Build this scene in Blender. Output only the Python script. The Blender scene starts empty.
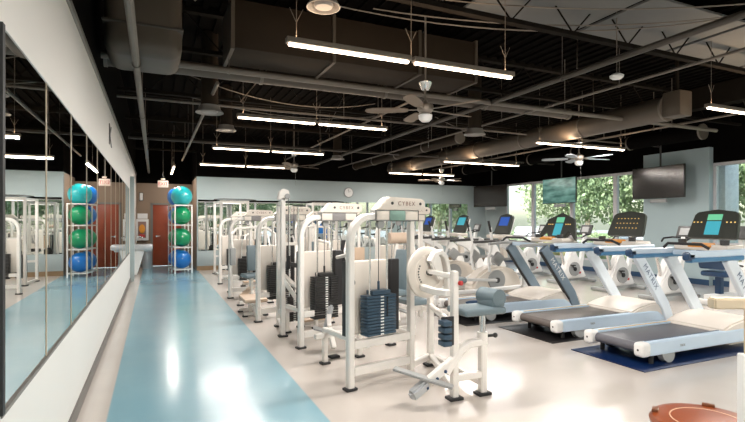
import bpy, bmesh, math, random
from mathutils import Vector, Matrix, Euler, noise
PI = math.pi
R = math.radians
random.seed(7)
SC = bpy.context.scene
COL = SC.collection

# ------------------------------------------------------------------ materials
MATS = {}
def mat(name, col, rough=0.5, metal=0.0, spec=0.5, emit=None, strength=0, coat=0, var=0.04, vscale=6.0, bump=0.0, bscale=60):
    if name in MATS: return MATS[name]
    m = bpy.data.materials.new(name); m.use_nodes = True
    nt = m.node_tree; b = nt.nodes['Principled BSDF']
    b.inputs['Base Color'].default_value = (*col, 1)
    b.inputs['Roughness'].default_value = rough
    b.inputs['Metallic'].default_value = metal
    b.inputs['Specular IOR Level'].default_value = spec
    b.inputs['Coat Weight'].default_value = coat
    b.inputs['Coat Roughness'].default_value = 0.1
    tc = nt.nodes.new('ShaderNodeTexCoord')
    if var:
        n = nt.nodes.new('ShaderNodeTexNoise'); n.inputs['Scale'].default_value = vscale; n.inputs['Detail'].default_value = 3
        nt.links.new(tc.outputs['Object'], n.inputs['Vector'])
        mx = nt.nodes.new('ShaderNodeMix'); mx.data_type = 'RGBA'
        mx.inputs['A'].default_value = (*[c*(1-var) for c in col], 1)
        mx.inputs['B'].default_value = (*[min(1, c*(1+var)) for c in col], 1)
        nt.links.new(n.outputs['Fac'], mx.inputs['Factor'])
        nt.links.new(mx.outputs['Result'], b.inputs['Base Color'])
    if bump:
        n2 = nt.nodes.new('ShaderNodeTexNoise'); n2.inputs['Scale'].default_value = bscale
        nt.links.new(tc.outputs['Object'], n2.inputs['Vector'])
        bp = nt.nodes.new('ShaderNodeBump'); bp.inputs['Strength'].default_value = bump; bp.inputs['Distance'].default_value = 0.01
        nt.links.new(n2.outputs['Fac'], bp.inputs['Height']); nt.links.new(bp.outputs['Normal'], b.inputs['Normal'])
    if emit:
        b.inputs['Emission Color'].default_value = (*emit, 1); b.inputs['Emission Strength'].default_value = strength
    MATS[name] = m
    return m

WHITE = mat('white_enamel', (.84,.81,.77), .32, coat=.2)
CREAM = mat('cream_plastic', (.76,.70,.63), .42)
WPLAS = mat('white_plastic', (.80,.80,.79), .35)
COOLW = mat('cool_white_metal', (.72,.79,.86), .35)
BLUEW = mat('blue_white_plastic', (.58,.71,.84), .35)
BLUEP = mat('blue_plastic', (.06,.20,.38), .35)
NAVY = mat('navy_plastic', (.015,.05,.12), .35)
BLACK = mat('black_rubber', (.02,.02,.022), .6)
DARK = mat('dark_grey_plastic', (.055,.055,.055), .45)
OLIVE = mat('console_plastic', (.045,.05,.042), .4)
GREY = mat('grey_plastic', (.33,.34,.34), .45)
PLACARD = mat('placard_grey', (.42,.42,.40), .4)
PLACARD_G = mat('placard_green', (.22,.36,.31), .4)
PLACARD_D = mat('placard_dark', (.25,.24,.24), .4)
STEEL = mat('chrome_steel', (.72,.71,.70), .22, metal=1)
SILVER = mat('silver_paint', (.50,.52,.54), .35, metal=.4)
PAD = mat('slate_vinyl', (.14,.19,.215), .42, var=.06, bump=.1, bscale=200)
PADL = mat('tan_vinyl', (.56,.42,.31), .45)
STACKB = mat('blue_steel_plates', (.045,.085,.13), .35, metal=.3)
STACKK = mat('black_steel_plates', (.035,.034,.034), .35, metal=.3)
HOLES = mat('pin_labels', (.8,.8,.78), .5)
BELT = mat('running_belt', (.12,.10,.09), .45, var=.15, vscale=30)
BELTG = mat('running_belt_grey', (.12,.12,.14), .38, var=.15, vscale=30)
DSTEEL = mat('slate_upright', (.20,.26,.32), .35, metal=.2)
YELL = mat('yellow_line', (.75,.45,.08), .5)
MATB = mat('blue_floor_mat', (.004,.018,.075), .28, bump=.05)
MATK = mat('black_floor_mat', (.012,.011,.012), .35, bump=.05)
WALLW = mat('white_wall_paint', (.78,.755,.72), .6, var=.02, vscale=1.5, bump=.03)
WALLB = mat('blue_wall_paint', (.40,.47,.48), .6, var=.02, vscale=1.2, bump=.03)
WALLC = mat('column_blue_paint', (.42,.53,.56), .55, var=.03, vscale=1.2)
WALLBR = mat('tan_wall_paint', (.27,.19,.13), .6, var=.04, vscale=2)
BASEG = mat('grey_baseboard', (.15,.14,.13), .5)
BASET = mat('tan_baseboard', (.30,.20,.11), .5)
BASEN = mat('navy_baseboard', (.02,.06,.13), .45)
TRIMG = mat('grey_trim', (.20,.19,.17), .55)
CEIL = mat('black_ceiling_paint', (.004,.0036,.0033), .95, spec=.03, var=.3, vscale=3)
JOIST = mat('dark_joist_paint', (.012,.010,.008), .8, spec=.06, var=.3)
DUCT = mat('dull_duct_metal', (.085,.068,.052), .5, var=.15, vscale=2, bump=.25, bscale=6)
DUCTD = mat('dark_duct_metal', (.030,.021,.014), .7, spec=.15, var=.2, vscale=2, bump=.3, bscale=5)
PIPE = mat('grey_pipe_paint', (.15,.13,.11), .5, var=.15)
PIPED = mat('dark_pipe_paint', (.05,.043,.036), .55, var=.15)
PANEL = mat('grey_ceiling_panel', (.12,.125,.125), .7, var=.06)
DIFF = mat('diffuser_metal', (.30,.28,.26), .5)
FRAME = mat('window_frame_metal', (.62,.60,.62), .4)
FANM = mat('fan_motor', (.33,.29,.25), .35, metal=.5)
FANB = mat('fan_blade_brown', (.20,.15,.11), .5)
FANG = mat('fan_blade_grey', (.38,.42,.46), .5)
LAMP = mat('strip_lamp', (.9,.85,.8), .5, emit=(1.0,.80,.60), strength=9, var=0)
LAMPB = mat('lamp_housing', (.20,.17,.14), .5)
TVB = mat('tv_bezel', (.02,.02,.02), .3)
TVS = mat('tv_screen', (.020,.014,.011), .16, var=0, spec=.8)
SCR = mat('lit_screen', (.02,.2,.25), .3, emit=(.10,.55,.68), strength=.33, var=.1, vscale=40)
SCRG = mat('lit_screen_green', (.05,.3,.1), .3, emit=(.25,.75,.50), strength=.35, var=.1)
SCRB = mat('lit_screen_blue', (.02,.05,.25), .3, emit=(.03,.12,.50), strength=.35, var=.1)
LED = mat('amber_leds', (.4,.25,.05), .3, emit=(1,.65,.2), strength=.6, var=0)
GREENB = mat('green_ball', (.005,.28,.11), .28, coat=.3)
BLUEB = mat('blue_ball', (.01,.17,.55), .28, coat=.3)
TEALB = mat('teal_ball', (.02,.42,.45), .28, coat=.3)
DOORW = mat('red_brown_door', (.30,.055,.018), .35, var=.25, vscale=4)
ORANGE = mat('orange_wood', (.23,.045,.006), .3, var=.3, vscale=7, coat=.25)
ORANGED = mat('dark_orange_wood', (.15,.05,.018), .3, var=.2)
SEAM = mat('pale_inlay', (.62,.42,.28), .4)
BEIGE = mat('beige_tube', (.62,.52,.38), .4)
REDT = mat('red_paint', (.50,.03,.03), .4)
EXITW = mat('exit_sign_face', (.62,.50,.42), .5, emit=(1,.7,.55), strength=.12)
INK = mat('dark_lettering', (.05,.045,.045), .4)
INKR = mat('brown_lettering', (.28,.17,.14), .5)
BLUEINK = mat('blue_lettering', (.16,.22,.32), .4)
ORG = mat('orange_box', (.75,.30,.03), .5)
CLOCKF = mat('clock_face', (.8,.8,.78), .4)
ASPH = mat('pale_asphalt', (.25,.25,.25), .9, var=.1, vscale=.5)
GRASS = mat('lawn_grass', (.12,.18,.05), .9, var=.3, vscale=3)
TRUNK = mat('tree_bark', (.20,.16,.12), .9, var=.3)
LEAF = [mat('leaf_green_a', (.24,.32,.17), .6, var=.5, vscale=2), mat('leaf_green_b', (.34,.40,.24), .6, var=.5, vscale=2), mat('leaf_yellow', (.55,.50,.26), .6, var=.4, vscale=2)]
STONE = mat('pale_stone_pillar', (.78,.77,.76), .85, var=.2, vscale=9, bump=.5, bscale=20)
CARW = mat('white_car_paint', (.8,.8,.8), .25, coat=.5)
CARR = mat('grey_car_paint', (.35,.38,.42), .25, coat=.5)
CARG = mat('car_glass', (.03,.04,.05), .05)
CARDB = mat('tan_roller_vinyl', (.58,.45,.35), .45)

def mirror_mat():
    m = bpy.data.materials.new('mirror_glass'); m.use_nodes = True
    nt = m.node_tree; b = nt.nodes['Principled BSDF']
    b.inputs['Base Color'].default_value = (.80,.83,.81,1); b.inputs['Metallic'].default_value = 1; b.inputs['Roughness'].default_value = .01
    return m
MIRROR = mirror_mat()
def glass_mat():
    m = bpy.data.materials.new('window_glass'); m.use_nodes = True
    nt = m.node_tree; nt.nodes.clear()
    o = nt.nodes.new('ShaderNodeOutputMaterial'); t = nt.nodes.new('ShaderNodeBsdfTransparent'); g = nt.nodes.new('ShaderNodeBsdfGlossy')
    t.inputs['Color'].default_value = (.93,.97,.95,1); g.inputs['Roughness'].default_value = .02
    lw = nt.nodes.new('ShaderNodeLayerWeight'); pw = nt.nodes.new('ShaderNodeMath'); pw.operation = 'POWER'; pw.inputs[1].default_value = 4.5; nt.links.new(lw.outputs['Facing'], pw.inputs[0])
    f = nt.nodes.new('ShaderNodeMath'); f.operation = 'MULTIPLY_ADD'; f.inputs[1].default_value = .8; f.inputs[2].default_value = .03; nt.links.new(pw.outputs[0], f.inputs[0])
    mx = nt.nodes.new('ShaderNodeMixShader')
    nt.links.new(f.outputs[0], mx.inputs[0]); nt.links.new(t.outputs[0], mx.inputs[1]); nt.links.new(g.outputs[0], mx.inputs[2]); nt.links.new(mx.outputs[0], o.inputs[0])
    return m
GLASS = glass_mat()
def floor_mat():
    m = bpy.data.materials.new('glossy_epoxy_floor'); m.use_nodes = True
    nt = m.node_tree; b = nt.nodes['Principled BSDF']; L = nt.links.new
    tc = nt.nodes.new('ShaderNodeTexCoord'); sp = nt.nodes.new('ShaderNodeSeparateXYZ'); L(tc.outputs['Object'], sp.inputs[0])
    def rng(lo, hi, soft):
        a = nt.nodes.new('ShaderNodeMapRange'); a.inputs[1].default_value = lo-soft; a.inputs[2].default_value = lo+soft; L(sp.outputs['X'], a.inputs[0])
        c = nt.nodes.new('ShaderNodeMapRange'); c.inputs[1].default_value = hi-soft; c.inputs[2].default_value = hi+soft; c.inputs[3].default_value = 1; c.inputs[4].default_value = 0; L(sp.outputs['X'], c.inputs[0])
        mu = nt.nodes.new('ShaderNodeMath'); mu.operation = 'MULTIPLY'; L(a.outputs[0], mu.inputs[0]); L(c.outputs[0], mu.inputs[1]); return mu
    blue = rng(-.33, 1.2, .008)
    n = nt.nodes.new('ShaderNodeTexNoise'); n.inputs['Scale'].default_value = 1.3; n.inputs['Detail'].default_value = 6; L(tc.outputs['Object'], n.inputs['Vector'])
    n3 = nt.nodes.new('ShaderNodeTexNoise'); n3.inputs['Scale'].default_value = 160; n3.inputs['Detail'].default_value = 2; L(tc.outputs['Object'], n3.inputs['Vector'])
    def mix(f, A, B):
        mx = nt.nodes.new('ShaderNodeMix'); mx.data_type = 'RGBA'
        if hasattr(f, 'outputs'): L(f.outputs[0], mx.inputs['Factor'])
        else: L(f, mx.inputs['Factor'])
        for k, v in (('A', A), ('B', B)):
            if isinstance(v, tuple): mx.inputs[k].default_value = (*v, 1)
            else: L(v.outputs['Result'], mx.inputs[k])
        return mx
    tan = mix(n.outputs['Fac'], (.54,.485,.44), (.64,.59,.545))
    bl = mix(n.outputs['Fac'], (.19,.40,.50), (.29,.50,.58))
    c = mix(blue, tan, bl)
    L(c.outputs['Result'], b.inputs['Base Color'])
    b.inputs['Roughness'].default_value = .27
    b.inputs['Specular IOR Level'].default_value = .6
    b.inputs['Coat Weight'].default_value = .6; b.inputs['Coat Roughness'].default_value = .16
    bp = nt.nodes.new('ShaderNodeBump'); bp.inputs['Strength'].default_value = .06; bp.inputs['Distance'].default_value = .004
    L(n3.outputs['Fac'], bp.inputs['Height']); L(bp.outputs['Normal'], b.inputs['Normal'])
    return m
FLOOR = floor_mat()

EACH = set('shroud_side flange rubber_foot joint_band hanger pipe_hanger guide_rod bolt_cap swing_arm hand_grip post arm_pad pin_hole hand handle button_light side_handle upright sink side_window'.split())
# ------------------------------------------------------------------ mesh builder
class MB:
    def __init__(s, M=None): s.pieces = []; s.M = M or Matrix()
    def _add(s, tmp, M=None):
        if M is not None: bmesh.ops.transform(tmp, matrix=M, verts=tmp.verts)
        bmesh.ops.transform(tmp, matrix=s.M, verts=tmp.verts)
        s.pieces.append(tmp); return s
    def box(s, c, d, b=0, rot=None, seg=2):
        t = bmesh.new(); bmesh.ops.create_cube(t, size=1)
        bmesh.ops.scale(t, vec=d, verts=t.verts)
        if b: bmesh.ops.bevel(t, geom=list(t.edges), offset=min(b, min(d)*.49), segments=seg, profile=.5, affect='EDGES')
        M = Matrix.Translation(c)
        if rot is not None: M = M @ (rot if isinstance(rot, Matrix) else Euler(rot).to_matrix().to_4x4())
        return s._add(t, M)
    def b2(s, x0, x1, y0, y1, z0, z1, b=0):
        return s.box(((x0+x1)/2, (y0+y1)/2, (z0+z1)/2), (abs(x1-x0), abs(y1-y0), abs(z1-z0)), b)
    def beam(s, p, q, w, h=None, b=.006, up=(0,0,1)):
        p = Vector(p); q = Vector(q); h = h or w; z = (q-p); L = z.length; z.normalize()
        u = Vector(up)
        if abs(z.dot(u)) > .98: u = Vector((0,1,0))
        x = u.cross(z).normalized(); y = z.cross(x)
        M = Matrix.Translation((p+q)/2) @ Matrix((x, y, z)).transposed().to_4x4()
        t = bmesh.new(); bmesh.ops.create_cube(t, size=1); bmesh.ops.scale(t, vec=(w, h, L), verts=t.verts)
        if b: bmesh.ops.bevel(t, geom=list(t.edges), offset=min(b, w*.45, h*.45), segments=2, affect='EDGES')
        return s._add(t, M)
    def cyl(s, p, q, r, r2=None, seg=20):
        p = Vector(p); q = Vector(q); L = (q-p).length; z = (q-p).normalized()
        t = bmesh.new(); bmesh.ops.create_cone(t, cap_ends=True, segments=seg, radius1=r, radius2=r if r2 is None else r2, depth=L)
        return s._add(t, Matrix.Translation((p+q)/2) @ z.to_track_quat('Z', 'Y').to_matrix().to_4x4())
    def sph(s, c, r, sc=(1,1,1), seg=24, rot=None):
        t = bmesh.new(); bmesh.ops.create_uvsphere(t, u_segments=seg, v_segments=seg//2+2, radius=r)
        M = Matrix.Translation(c)
        if rot is not None: M = M @ Euler(rot).to_matrix().to_4x4()
        return s._add(t, M @ Matrix.Diagonal((*sc, 1)))
    def sweep(s, pts, prof, up=(0,0,1), closed=False):
        # sweep a 2-D profile along a path
        P = [Vector(p) for p in pts]; n = len(P); t = bmesh.new(); rings = []
        u0 = Vector(up)
        for i in range(n):
            if closed: d = P[(i+1) % n] - P[i-1]
            else: d = P[min(i+1, n-1)] - P[max(i-1, 0)]
            d.normalize(); x = u0.cross(d)
            if x.length < .05: x = Vector((1,0,0)).cross(d) if abs(d.x) < .9 else Vector((0,1,0)).cross(d)
            x.normalize(); y = d.cross(x)
            rings.append([t.verts.new(P[i] + x*a + y*b_) for a, b_ in prof])
        m = len(prof)
        for i in range(n if closed else n-1):
            A, B = rings[i], rings[(i+1) % n]
            for k in range(m): t.faces.new((A[k], A[(k+1) % m], B[(k+1) % m], B[k]))
        if not closed: t.faces.new(rings[0][::-1]); t.faces.new(rings[-1])
        bmesh.ops.recalc_face_normals(t, faces=t.faces)
        return s._add(t)
    def tube(s, pts, r, seg=10, up=(0,0,1), closed=False):
        return s.sweep(pts, [(r*math.cos(2*PI*k/seg), r*math.sin(2*PI*k/seg)) for k in range(seg)], up, closed)
    def rtube(s, pts, w, h, up=(0,1,0)):
        a, b_ = w/2, h/2; c = min(a, b_)*.35
        return s.sweep(pts, [(a,-b_+c),(a,b_-c),(a-c,b_),(-a+c,b_),(-a,b_-c),(-a,-b_+c),(-a+c,-b_),(a-c,-b_)], up)
    def prism(s, poly, t0, t1, plane='xz', b=0):
        # polygon extruded along the remaining axis
        t = bmesh.new()
        def P(a, c, h): return {'xz': (a, h, c), 'xy': (a, c, h), 'yz': (h, a, c)}[plane]
        A = [t.verts.new(P(a, c, t0)) for a, c in poly]; B = [t.verts.new(P(a, c, t1)) for a, c in poly]
        n = len(poly); t.faces.new(A); t.faces.new(B[::-1])
        for k in range(n): t.faces.new((A[k], B[k], B[(k+1) % n], A[(k+1) % n]))
        bmesh.ops.recalc_face_normals(t, faces=t.faces)
        if b: bmesh.ops.bevel(t, geom=list(t.edges), offset=b, segments=2, affect='EDGES')
        return s._add(t)
    def lathe(s, prof, o=(0,0,0), M=None, seg=28):
        t = bmesh.new(); rings = []
        for r, z in prof:
            rings.append([t.verts.new((r*math.cos(2*PI*k/seg), r*math.sin(2*PI*k/seg), z)) for k in range(seg)] if r > 1e-5 else [t.verts.new((0,0,z))])
        for A, B in zip(rings, rings[1:]):
            for k in range(seg):
                j = (k+1) % seg
                if len(A) == 1 and len(B) == 1: continue
                if len(A) == 1: t.faces.new((A[0], B[j], B[k]))
                elif len(B) == 1: t.faces.new((A[k], A[j], B[0]))
                else: t.faces.new((A[k], A[j], B[j], B[k]))
        bmesh.ops.recalc_face_normals(t, faces=t.faces)
        MM = Matrix.Translation(o) @ (M if M is not None else Matrix())
        return s._add(t, MM)
    def build(s, name, m, parent=None, **props):
        if name in EACH and parent is not None and len(s.pieces) > 1:
            ps = s.pieces; o = None
            for p in ps:
                s.pieces = [p]; o = s.build(name, m, parent, **props)
            return o
        bm = bmesh.new()
        for p in s.pieces:
            t = bpy.data.meshes.new('tmp'); p.to_mesh(t); p.free(); bm.from_mesh(t); bpy.data.meshes.remove(t)
        me = bpy.data.meshes.new(name); bm.to_mesh(me); bm.free()
        for p in me.polygons: p.use_smooth = True
        me.set_sharp_from_angle(angle=R(35))
        for x in (m if isinstance(m, (list, tuple)) else [m]): me.materials.append(x)
        o = bpy.data.objects.new(name, me); COL.objects.link(o)
        if parent is not None: o.parent = parent
        for k, v in props.items(): o[k] = v
        return o

def tag(o, label, cat, group=None, kind=None):
    o['label'] = label; o['category'] = cat
    if group: o['group'] = group
    if kind: o['kind'] = kind
    return o
def thing(name, label, cat, loc=(0,0,0), rz=0, group=None):
    o = bpy.data.objects.new(name, None); COL.objects.link(o); o.empty_display_size = .1
    o.location = loc; o.rotation_euler = (0,0,rz)
    return tag(o, label, cat, group)
def struct(o): o['kind'] = 'structure'; return o
def kids(o): return [c for c in list(COL.objects) if c.parent == o]
def copy_tree(o, parent=None):
    c = o.copy(); COL.objects.link(c)
    if parent is not None: c.parent = parent
    for ch in kids(o): copy_tree(ch, c)
    return c
def dup(o, label, loc, rz=None, group=None):
    c = copy_tree(o); c.location = loc
    if rz is not None: c.rotation_euler = (0,0,rz)
    c['label'] = label
    if group: c['group'] = group
    return c
def text(body, size, name, m, parent, M, ext=.002, align='CENTER', space=1.0):
    cu = bpy.data.curves.new('lettering_curve', 'FONT'); cu.body = body; cu.size = size; cu.extrude = ext
    cu.align_x = align; cu.align_y = 'CENTER'; cu.space_character = space
    o = bpy.data.objects.new('lettering_tmp', cu); COL.objects.link(o)
    bpy.context.view_layer.update()
    me = bpy.data.meshes.new_from_object(o.evaluated_get(bpy.context.evaluated_depsgraph_get()))
    bpy.data.objects.remove(o); bpy.data.curves.remove(cu)
    me.transform(M); me.name = name; me.materials.clear(); me.materials.append(m)
    t = bpy.data.objects.new(name, me); COL.objects.link(t)
    if parent is not None: t.parent = parent
    return t
def basis(o, x, y):
    x = Vector(x).normalized(); y = Vector(y); y = (y - x*y.dot(x)).normalized(); z = x.cross(y)
    return Matrix.Translation(o) @ Matrix((x, y, z)).transposed().to_4x4()
def arc(c, r, a0, a1, n, plane='xz', off=0):
    out = []
    for i in range(n+1):
        a = R(a0 + (a1-a0)*i/n); u, v = c[0]+r*math.cos(a), c[1]+r*math.sin(a)
        out.append((u, off, v) if plane == 'xz' else (u, v, off) if plane == 'xy' else (off, u, v))
    return out

# ------------------------------------------------------------------ room
XL, XR, YB, YN, YH = -.55, 11.9, 15.6, -4.0, 17.7
ZW, ZC = 2.85, 4.2
o = MB().b2(-3, 12.05, YN-.15, YH+.1, -.12, 0).build('floor', FLOOR); struct(o)
m = MB(); m.b2(-3, 12.05, YN-.15, YH+.1, ZC, ZC+.1)
m.build('ceiling', CEIL, kind='structure')
# left wall: low wall, recessed strip behind mirrors, soffit above
m = MB(); m.b2(XL-.15, XL, YN, YH, 0, .74); m.b2(XL-.15, XL, YN, YH, 2.275, 3.0); m.b2(XL-.15, XL-.03, YN, 13.0, .74, 2.275)
m.b2(XL-.15, XL, 13.0, YH, .74, 2.275); m.b2(XL-.15, XL, YN, 2.33, .74, 2.275)
m.build('wall_left', WALLW, kind='structure')
MB().b2(XL-.17, XL+.02, YN, YH, 3.0, 3.05).build('trim_1', TRIMG, kind='structure')
MB().b2(XL-.15, XL-.01, YN, YH, 3.05, ZC).build('wall_left_upper', CEIL, kind='structure')
MB().b2(XL, XL+.015, YN, YH, 0, .10).build('baseboard_left', BASEG, kind='structure')
MB().b2(XL-.028, XL+.012, 2.31, 2.345, .74, 2.275).build('trim_2', BLACK, kind='structure')
MB().b2(XL-.028, XL+.006, 2.33, 13.0, .725, .742).build('trim_3', TRIMG, kind='structure')
ords = ['nearest','second','third','fourth','fifth','sixth','seventh','eighth','ninth','tenth','eleventh','farthest']
W = (13.0-2.345)/12
for k in range(12):
    y0 = 2.345+k*W
    o = MB().b2(XL-.028, XL-.004, y0+.008, y0+W-.008, .745, 2.272).build('wall_mirror', MIRROR)
    tag(o, f'{"nearest" if k==0 else ords[k]} mirror panel along the white left wall, {"" if k==0 else "counted "}from the camera' if k < 11 else 'farthest mirror panel on the white left wall, beside the drinking fountain', 'mirror', 'mirrors on the left wall')
    MB().b2(XL-.026, XL-.001, y0+W-.009, y0+W+.005, .745, 2.272).build('edge_strip', BEIGE, o)
# back wall, blue, with mirrors
m = MB(); m.b2(1.17, XR+.15, YB, YB+.14, 0, ZW); m.build('wall_back', WALLB, kind='structure')
MB().b2(1.17, XR+.15, YB, YB+.14, ZW, ZC).build('wall_back_upper', CEIL, kind='structure')
MB().b2(1.17, XR, YB-.015, YB, 0, .13).build('baseboard_back', BASET, kind='structure')
MB().b2(1.17, 1.31, YB+.14, YH, 0, ZW).build('wall_side', WALLBR, kind='structure')
MB().b2(1.165, 1.172, YB, YB+.14, 0, ZW).build('trim_4', TRIMG, kind='structure')
MB().b2(1.17, 1.31, YB+.14, YH, ZW, ZC).build('wall_side_upper', CEIL, kind='structure')
bw = (11.05-1.2)/8
pos = ['beside the ball rack','second from the ball rack','third from the ball rack','fourth from the ball rack','fourth from the corner television','third from the corner television','second from the corner television','nearest the corner television']
for k in range(8):
    x0 = 1.2+k*bw
    o = MB().b2(x0+.004, x0+bw-.004, YB-.012, YB-.001, .6, 2.15).build('wall_mirror', MIRROR)
    tag(o, f'mirror panel on the blue back wall, {pos[k]}', 'mirror', 'mirrors on the back wall')
# hall end wall with door
DX0, DX1 = -.07, .85
m = MB(); m.b2(-.7, DX0, YH, YH+.1, 0, 2.75); m.b2(DX1, 1.31, YH, YH+.1, 0, 2.75); m.b2(DX0, DX1, YH, YH+.1, 2.06, 2.75)
m.build('wall_hall', WALLBR, kind='structure')
MB().b2(-.7, 1.31, YH, YH+.1, 2.75, ZC).build('wall_hall_upper', CEIL, kind='structure')
MB().b2(XL, DX0-.06, YH-.015, YH, 0, .1).build('baseboard_hall', BASEG, kind='structure')
d = MB().b2(DX0+.02, DX1-.02, YH+.01, YH+.055, .01, 2.04, .004).build('door_1', DOORW, kind='structure')
m = MB(); m.b2(DX0-.05, DX0+.02, YH-.02, YH+.08, 0, 2.1); m.b2(DX1-.02, DX1+.05, YH-.02, YH+.08, 0, 2.1); m.b2(DX0-.05, DX1+.05, YH-.02, YH+.08, 2.04, 2.1)
m.build('door_frame', TRIMG, d)
m = MB(); m.cyl((.06,YH+.01,1.0), (.06,YH-.05,1.0), .03); m.beam((.06,YH-.05,1.0), (.18,YH-.05,1.0), .02); m.build('door_handle', STEEL, d)
# near wall with windows (seen in the mirrors)
m = MB(); m.b2(XL-.15, 1.5, YN-.15, YN, 0, ZW); m.b2(1.5, XR+.15, YN-.15, YN, 0, .35); m.b2(11.6, XR+.15, YN-.15, YN, .35, ZW)
m.build('wall_near', WALLB, kind='structure')
MB().b2(XL-.15, XR+.15, YN-.15, YN, ZW, ZC).build('wall_near_upper', CEIL, kind='structure')
# right wall
m = MB(); m.b2(XR, XR+.15, YN, YB, 0, .32); m.b2(XR, XR+.15, 14.4, YB, .32, ZW); m.b2(XR, XR+.15, 7.1, 8.7, .32, ZW)
m.build('wall_right', WALLB, kind='structure')
MB().b2(XR, XR+.15, YN, YB, ZW, ZC).build('wall_right_upper', CEIL, kind='structure')
MB().b2(XR-.015, XR, YN, YB, 0, .13).build('baseboard_right', BASEN, kind='structure')
MB().b2(XR-.15, XR+.02, 7.07, 8.73, 0, 3.22).build('wall_column', WALLC, kind='structure')
MB().b2(XR-.165, XR-.15, 7.07, 8.73, 0, .13).build('baseboard_column', BASEN, kind='structure')
wn = 0
def window(a0, a1, fixed, along):
    global wn; wn += 1
    z0, z1 = (.32, ZW) if along == 'y' else (.35, ZW)
    def bx(m, a, b_, za, zb, d0=-.0, d1=.1):
        if along == 'y': m.b2(fixed+d0, fixed+d1, a, b_, za, zb)
        else: m.b2(a, b_, fixed-d1, fixed-d0, za, zb)
    m = MB(); bx(m, a0, a0+.06, z0, z1); bx(m, a1-.06, a1, z0, z1); bx(m, a0+.06, a1-.06, z0, z0+.06); bx(m, a0+.06, a1-.06, z1-.07, z1); bx(m, a0+.06, a1-.06, .94, 1.0)
    f = m.build(f'window_{wn}', FRAME, kind='structure')
    m = MB(); bx(m, a0+.06, a1-.06, z0+.06, .94, .045, .051); bx(m, a0+.06, a1-.06, 1.0, z1-.07, .045, .051); m.build('pane', GLASS, f)
ys = [14.4, 13.0, 11.3, 9.72, 8.73]
for a, b_ in zip(ys, ys[1:]): window(b_, a, XR, 'y')
ys = [7.07, 5.4, 3.8, 2.2, .6, -1.0, -2.5, -4.0]
for a, b_ in zip(ys, ys[1:]): window(b_, a, XR, 'y')
xs = [1.5, 3.2, 4.9, 6.6, 8.3, 10.0, 11.6]
for a, b_ in zip(xs, xs[1:]): window(a, b_, YN, 'x')

# ------------------------------------------------------------------ ceiling works
for k in range(9):                      # bar joists run across the room
    y = -3.0 + k*2.35 + .1
    m = MB(); m.b2(XL, XR, y-.05, y+.05, 4.12, ZC-.002); m.b2(XL, XR, y-.04, y+.04, 3.62, 3.67)
    x = XL; s = 0
    while x < XR-.5:
        m.beam((x, y, 3.66 if s else 4.12), (x+.45, y, 4.12 if s else 3.66), .013, .013, b=0); x += .45; s ^= 1
    m.build(f'trim_{10+k}', JOIST, kind='structure')
m = MB()
for k in range(62): m.b2(XL+.1+k*.2, XL+.16+k*.2, YN, YB, 4.165, 4.2)
m.build('trim_30', CEIL, kind='structure')
m = MB(); m.b2(9.9, 10.15, YN, YB, 3.75, 4.16); m.build('trim_31', JOIST, kind='structure')
# pale panels fixed under the deck near the right front
pn = 0
for k in range(5):
    x0 = 3.2+k*1.75
    o = MB().b2(x0+.03, x0+1.70, 3.55, 4.75, 3.93, 3.96, .004).build('ceiling_panel', PANEL)
    tag(o, ['pale grey ceiling panel','grey ceiling panel, second from the long lamps side','middle grey ceiling panel under the black deck','grey ceiling panel above the smoke detector','grey ceiling panel at the far right above the windows'][k] if k else 'grey ceiling panel at the left end of its row', 'ceiling panel', 'grey panels under the black ceiling')
    MB().cyl((x0+.85,4.2,3.96), (x0+.85,4.2,4.2), .01, seg=6).build('hanger', JOIST, o)

# big ducts
t = thing('rectangular_duct', 'wide flat-sided brown metal duct behind the front hanging lamp', 'duct', (0,5.95,3.45))
m = MB(); m.b2(.8, 4.1, -.35, .35, 0, .55, .01); m.build('duct_body', DUCTD, t)
m = MB()
for x in (.8, 2.0, 3.2, 4.1): m.b2(x-.02, x+.02, -.37, .37, -.02, .57)
m.build('flange', DUCT, t)
m = MB()
for x in (1.4, 3.5): m.cyl((x, 0, .55), (x, 0, .75), .012, seg=6)
m.build('hanger', JOIST, t)
t = thing('rounded_duct', 'bulky round-cornered grey duct above the left wall', 'duct', (-.1,5.5,3.2))
m = MB(); m.box((0,.35,.5), (.74,.8,1.0), .14, seg=5); m.build('duct_body', DUCT, t)
m = MB()
for z in (.3,): m.box((0,.35,z), (.755,.815,.03), .01)
m.build('seam', PIPED, t)
def rduct(name, label, pts, r, mt=DUCT, seg=18, bands=True):
    t = thing(name, label, 'duct', pts[0])
    P = [Vector(p)-Vector(pts[0]) for p in pts]
    m = MB(); m.tube(P, r, seg); m.build('duct_body', mt, t)
    if bands:
        m = MB(); a, b_ = P[0], P[-1]
        n = max(2, int((b_-a).length/1.5))
        for k in range(n+1):
            c = a+(b_-a)*k/n; dd = (b_-a).normalized()*.02
            m.cyl(c-dd, c+dd, r+.012, seg=seg)
        m.build('joint_band', PIPE, t)
    m = MB()
    for f in (.2, .8):
        c = P[0].lerp(P[-1], f); top = ZC - pts[0][2] - c.z
        m.cyl(c+Vector((0,0,r)), (c.x, c.y, ZC-pts[0][2]), .01, seg=6)
    m.build('hanger', JOIST, t)
    return t
rduct('round_duct', 'long round tan duct running across the room under the black ceiling', [(XL+.03,6.45,3.40),(6.7,6.45,3.40)], .085)
rduct('round_duct', 'thick round duct running back above the treadmills', [(7.70,5.3,3.35),(7.70,15.4,3.35)], .20)
rduct('round_duct', 'round duct running back between the two far fans', [(6.3,9.2,3.38),(6.3,15.4,3.38)], .12, DUCTD)
rduct('round_duct', 'dark round duct high against the window wall', [(10.75,6.6,3.42),(10.75,15.3,3.42)], .16, CEIL)
t = thing('duct_end_box', 'square sheet-metal box on the end of the thick round duct', 'duct box', (7.70,5.13,3.1))
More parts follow.
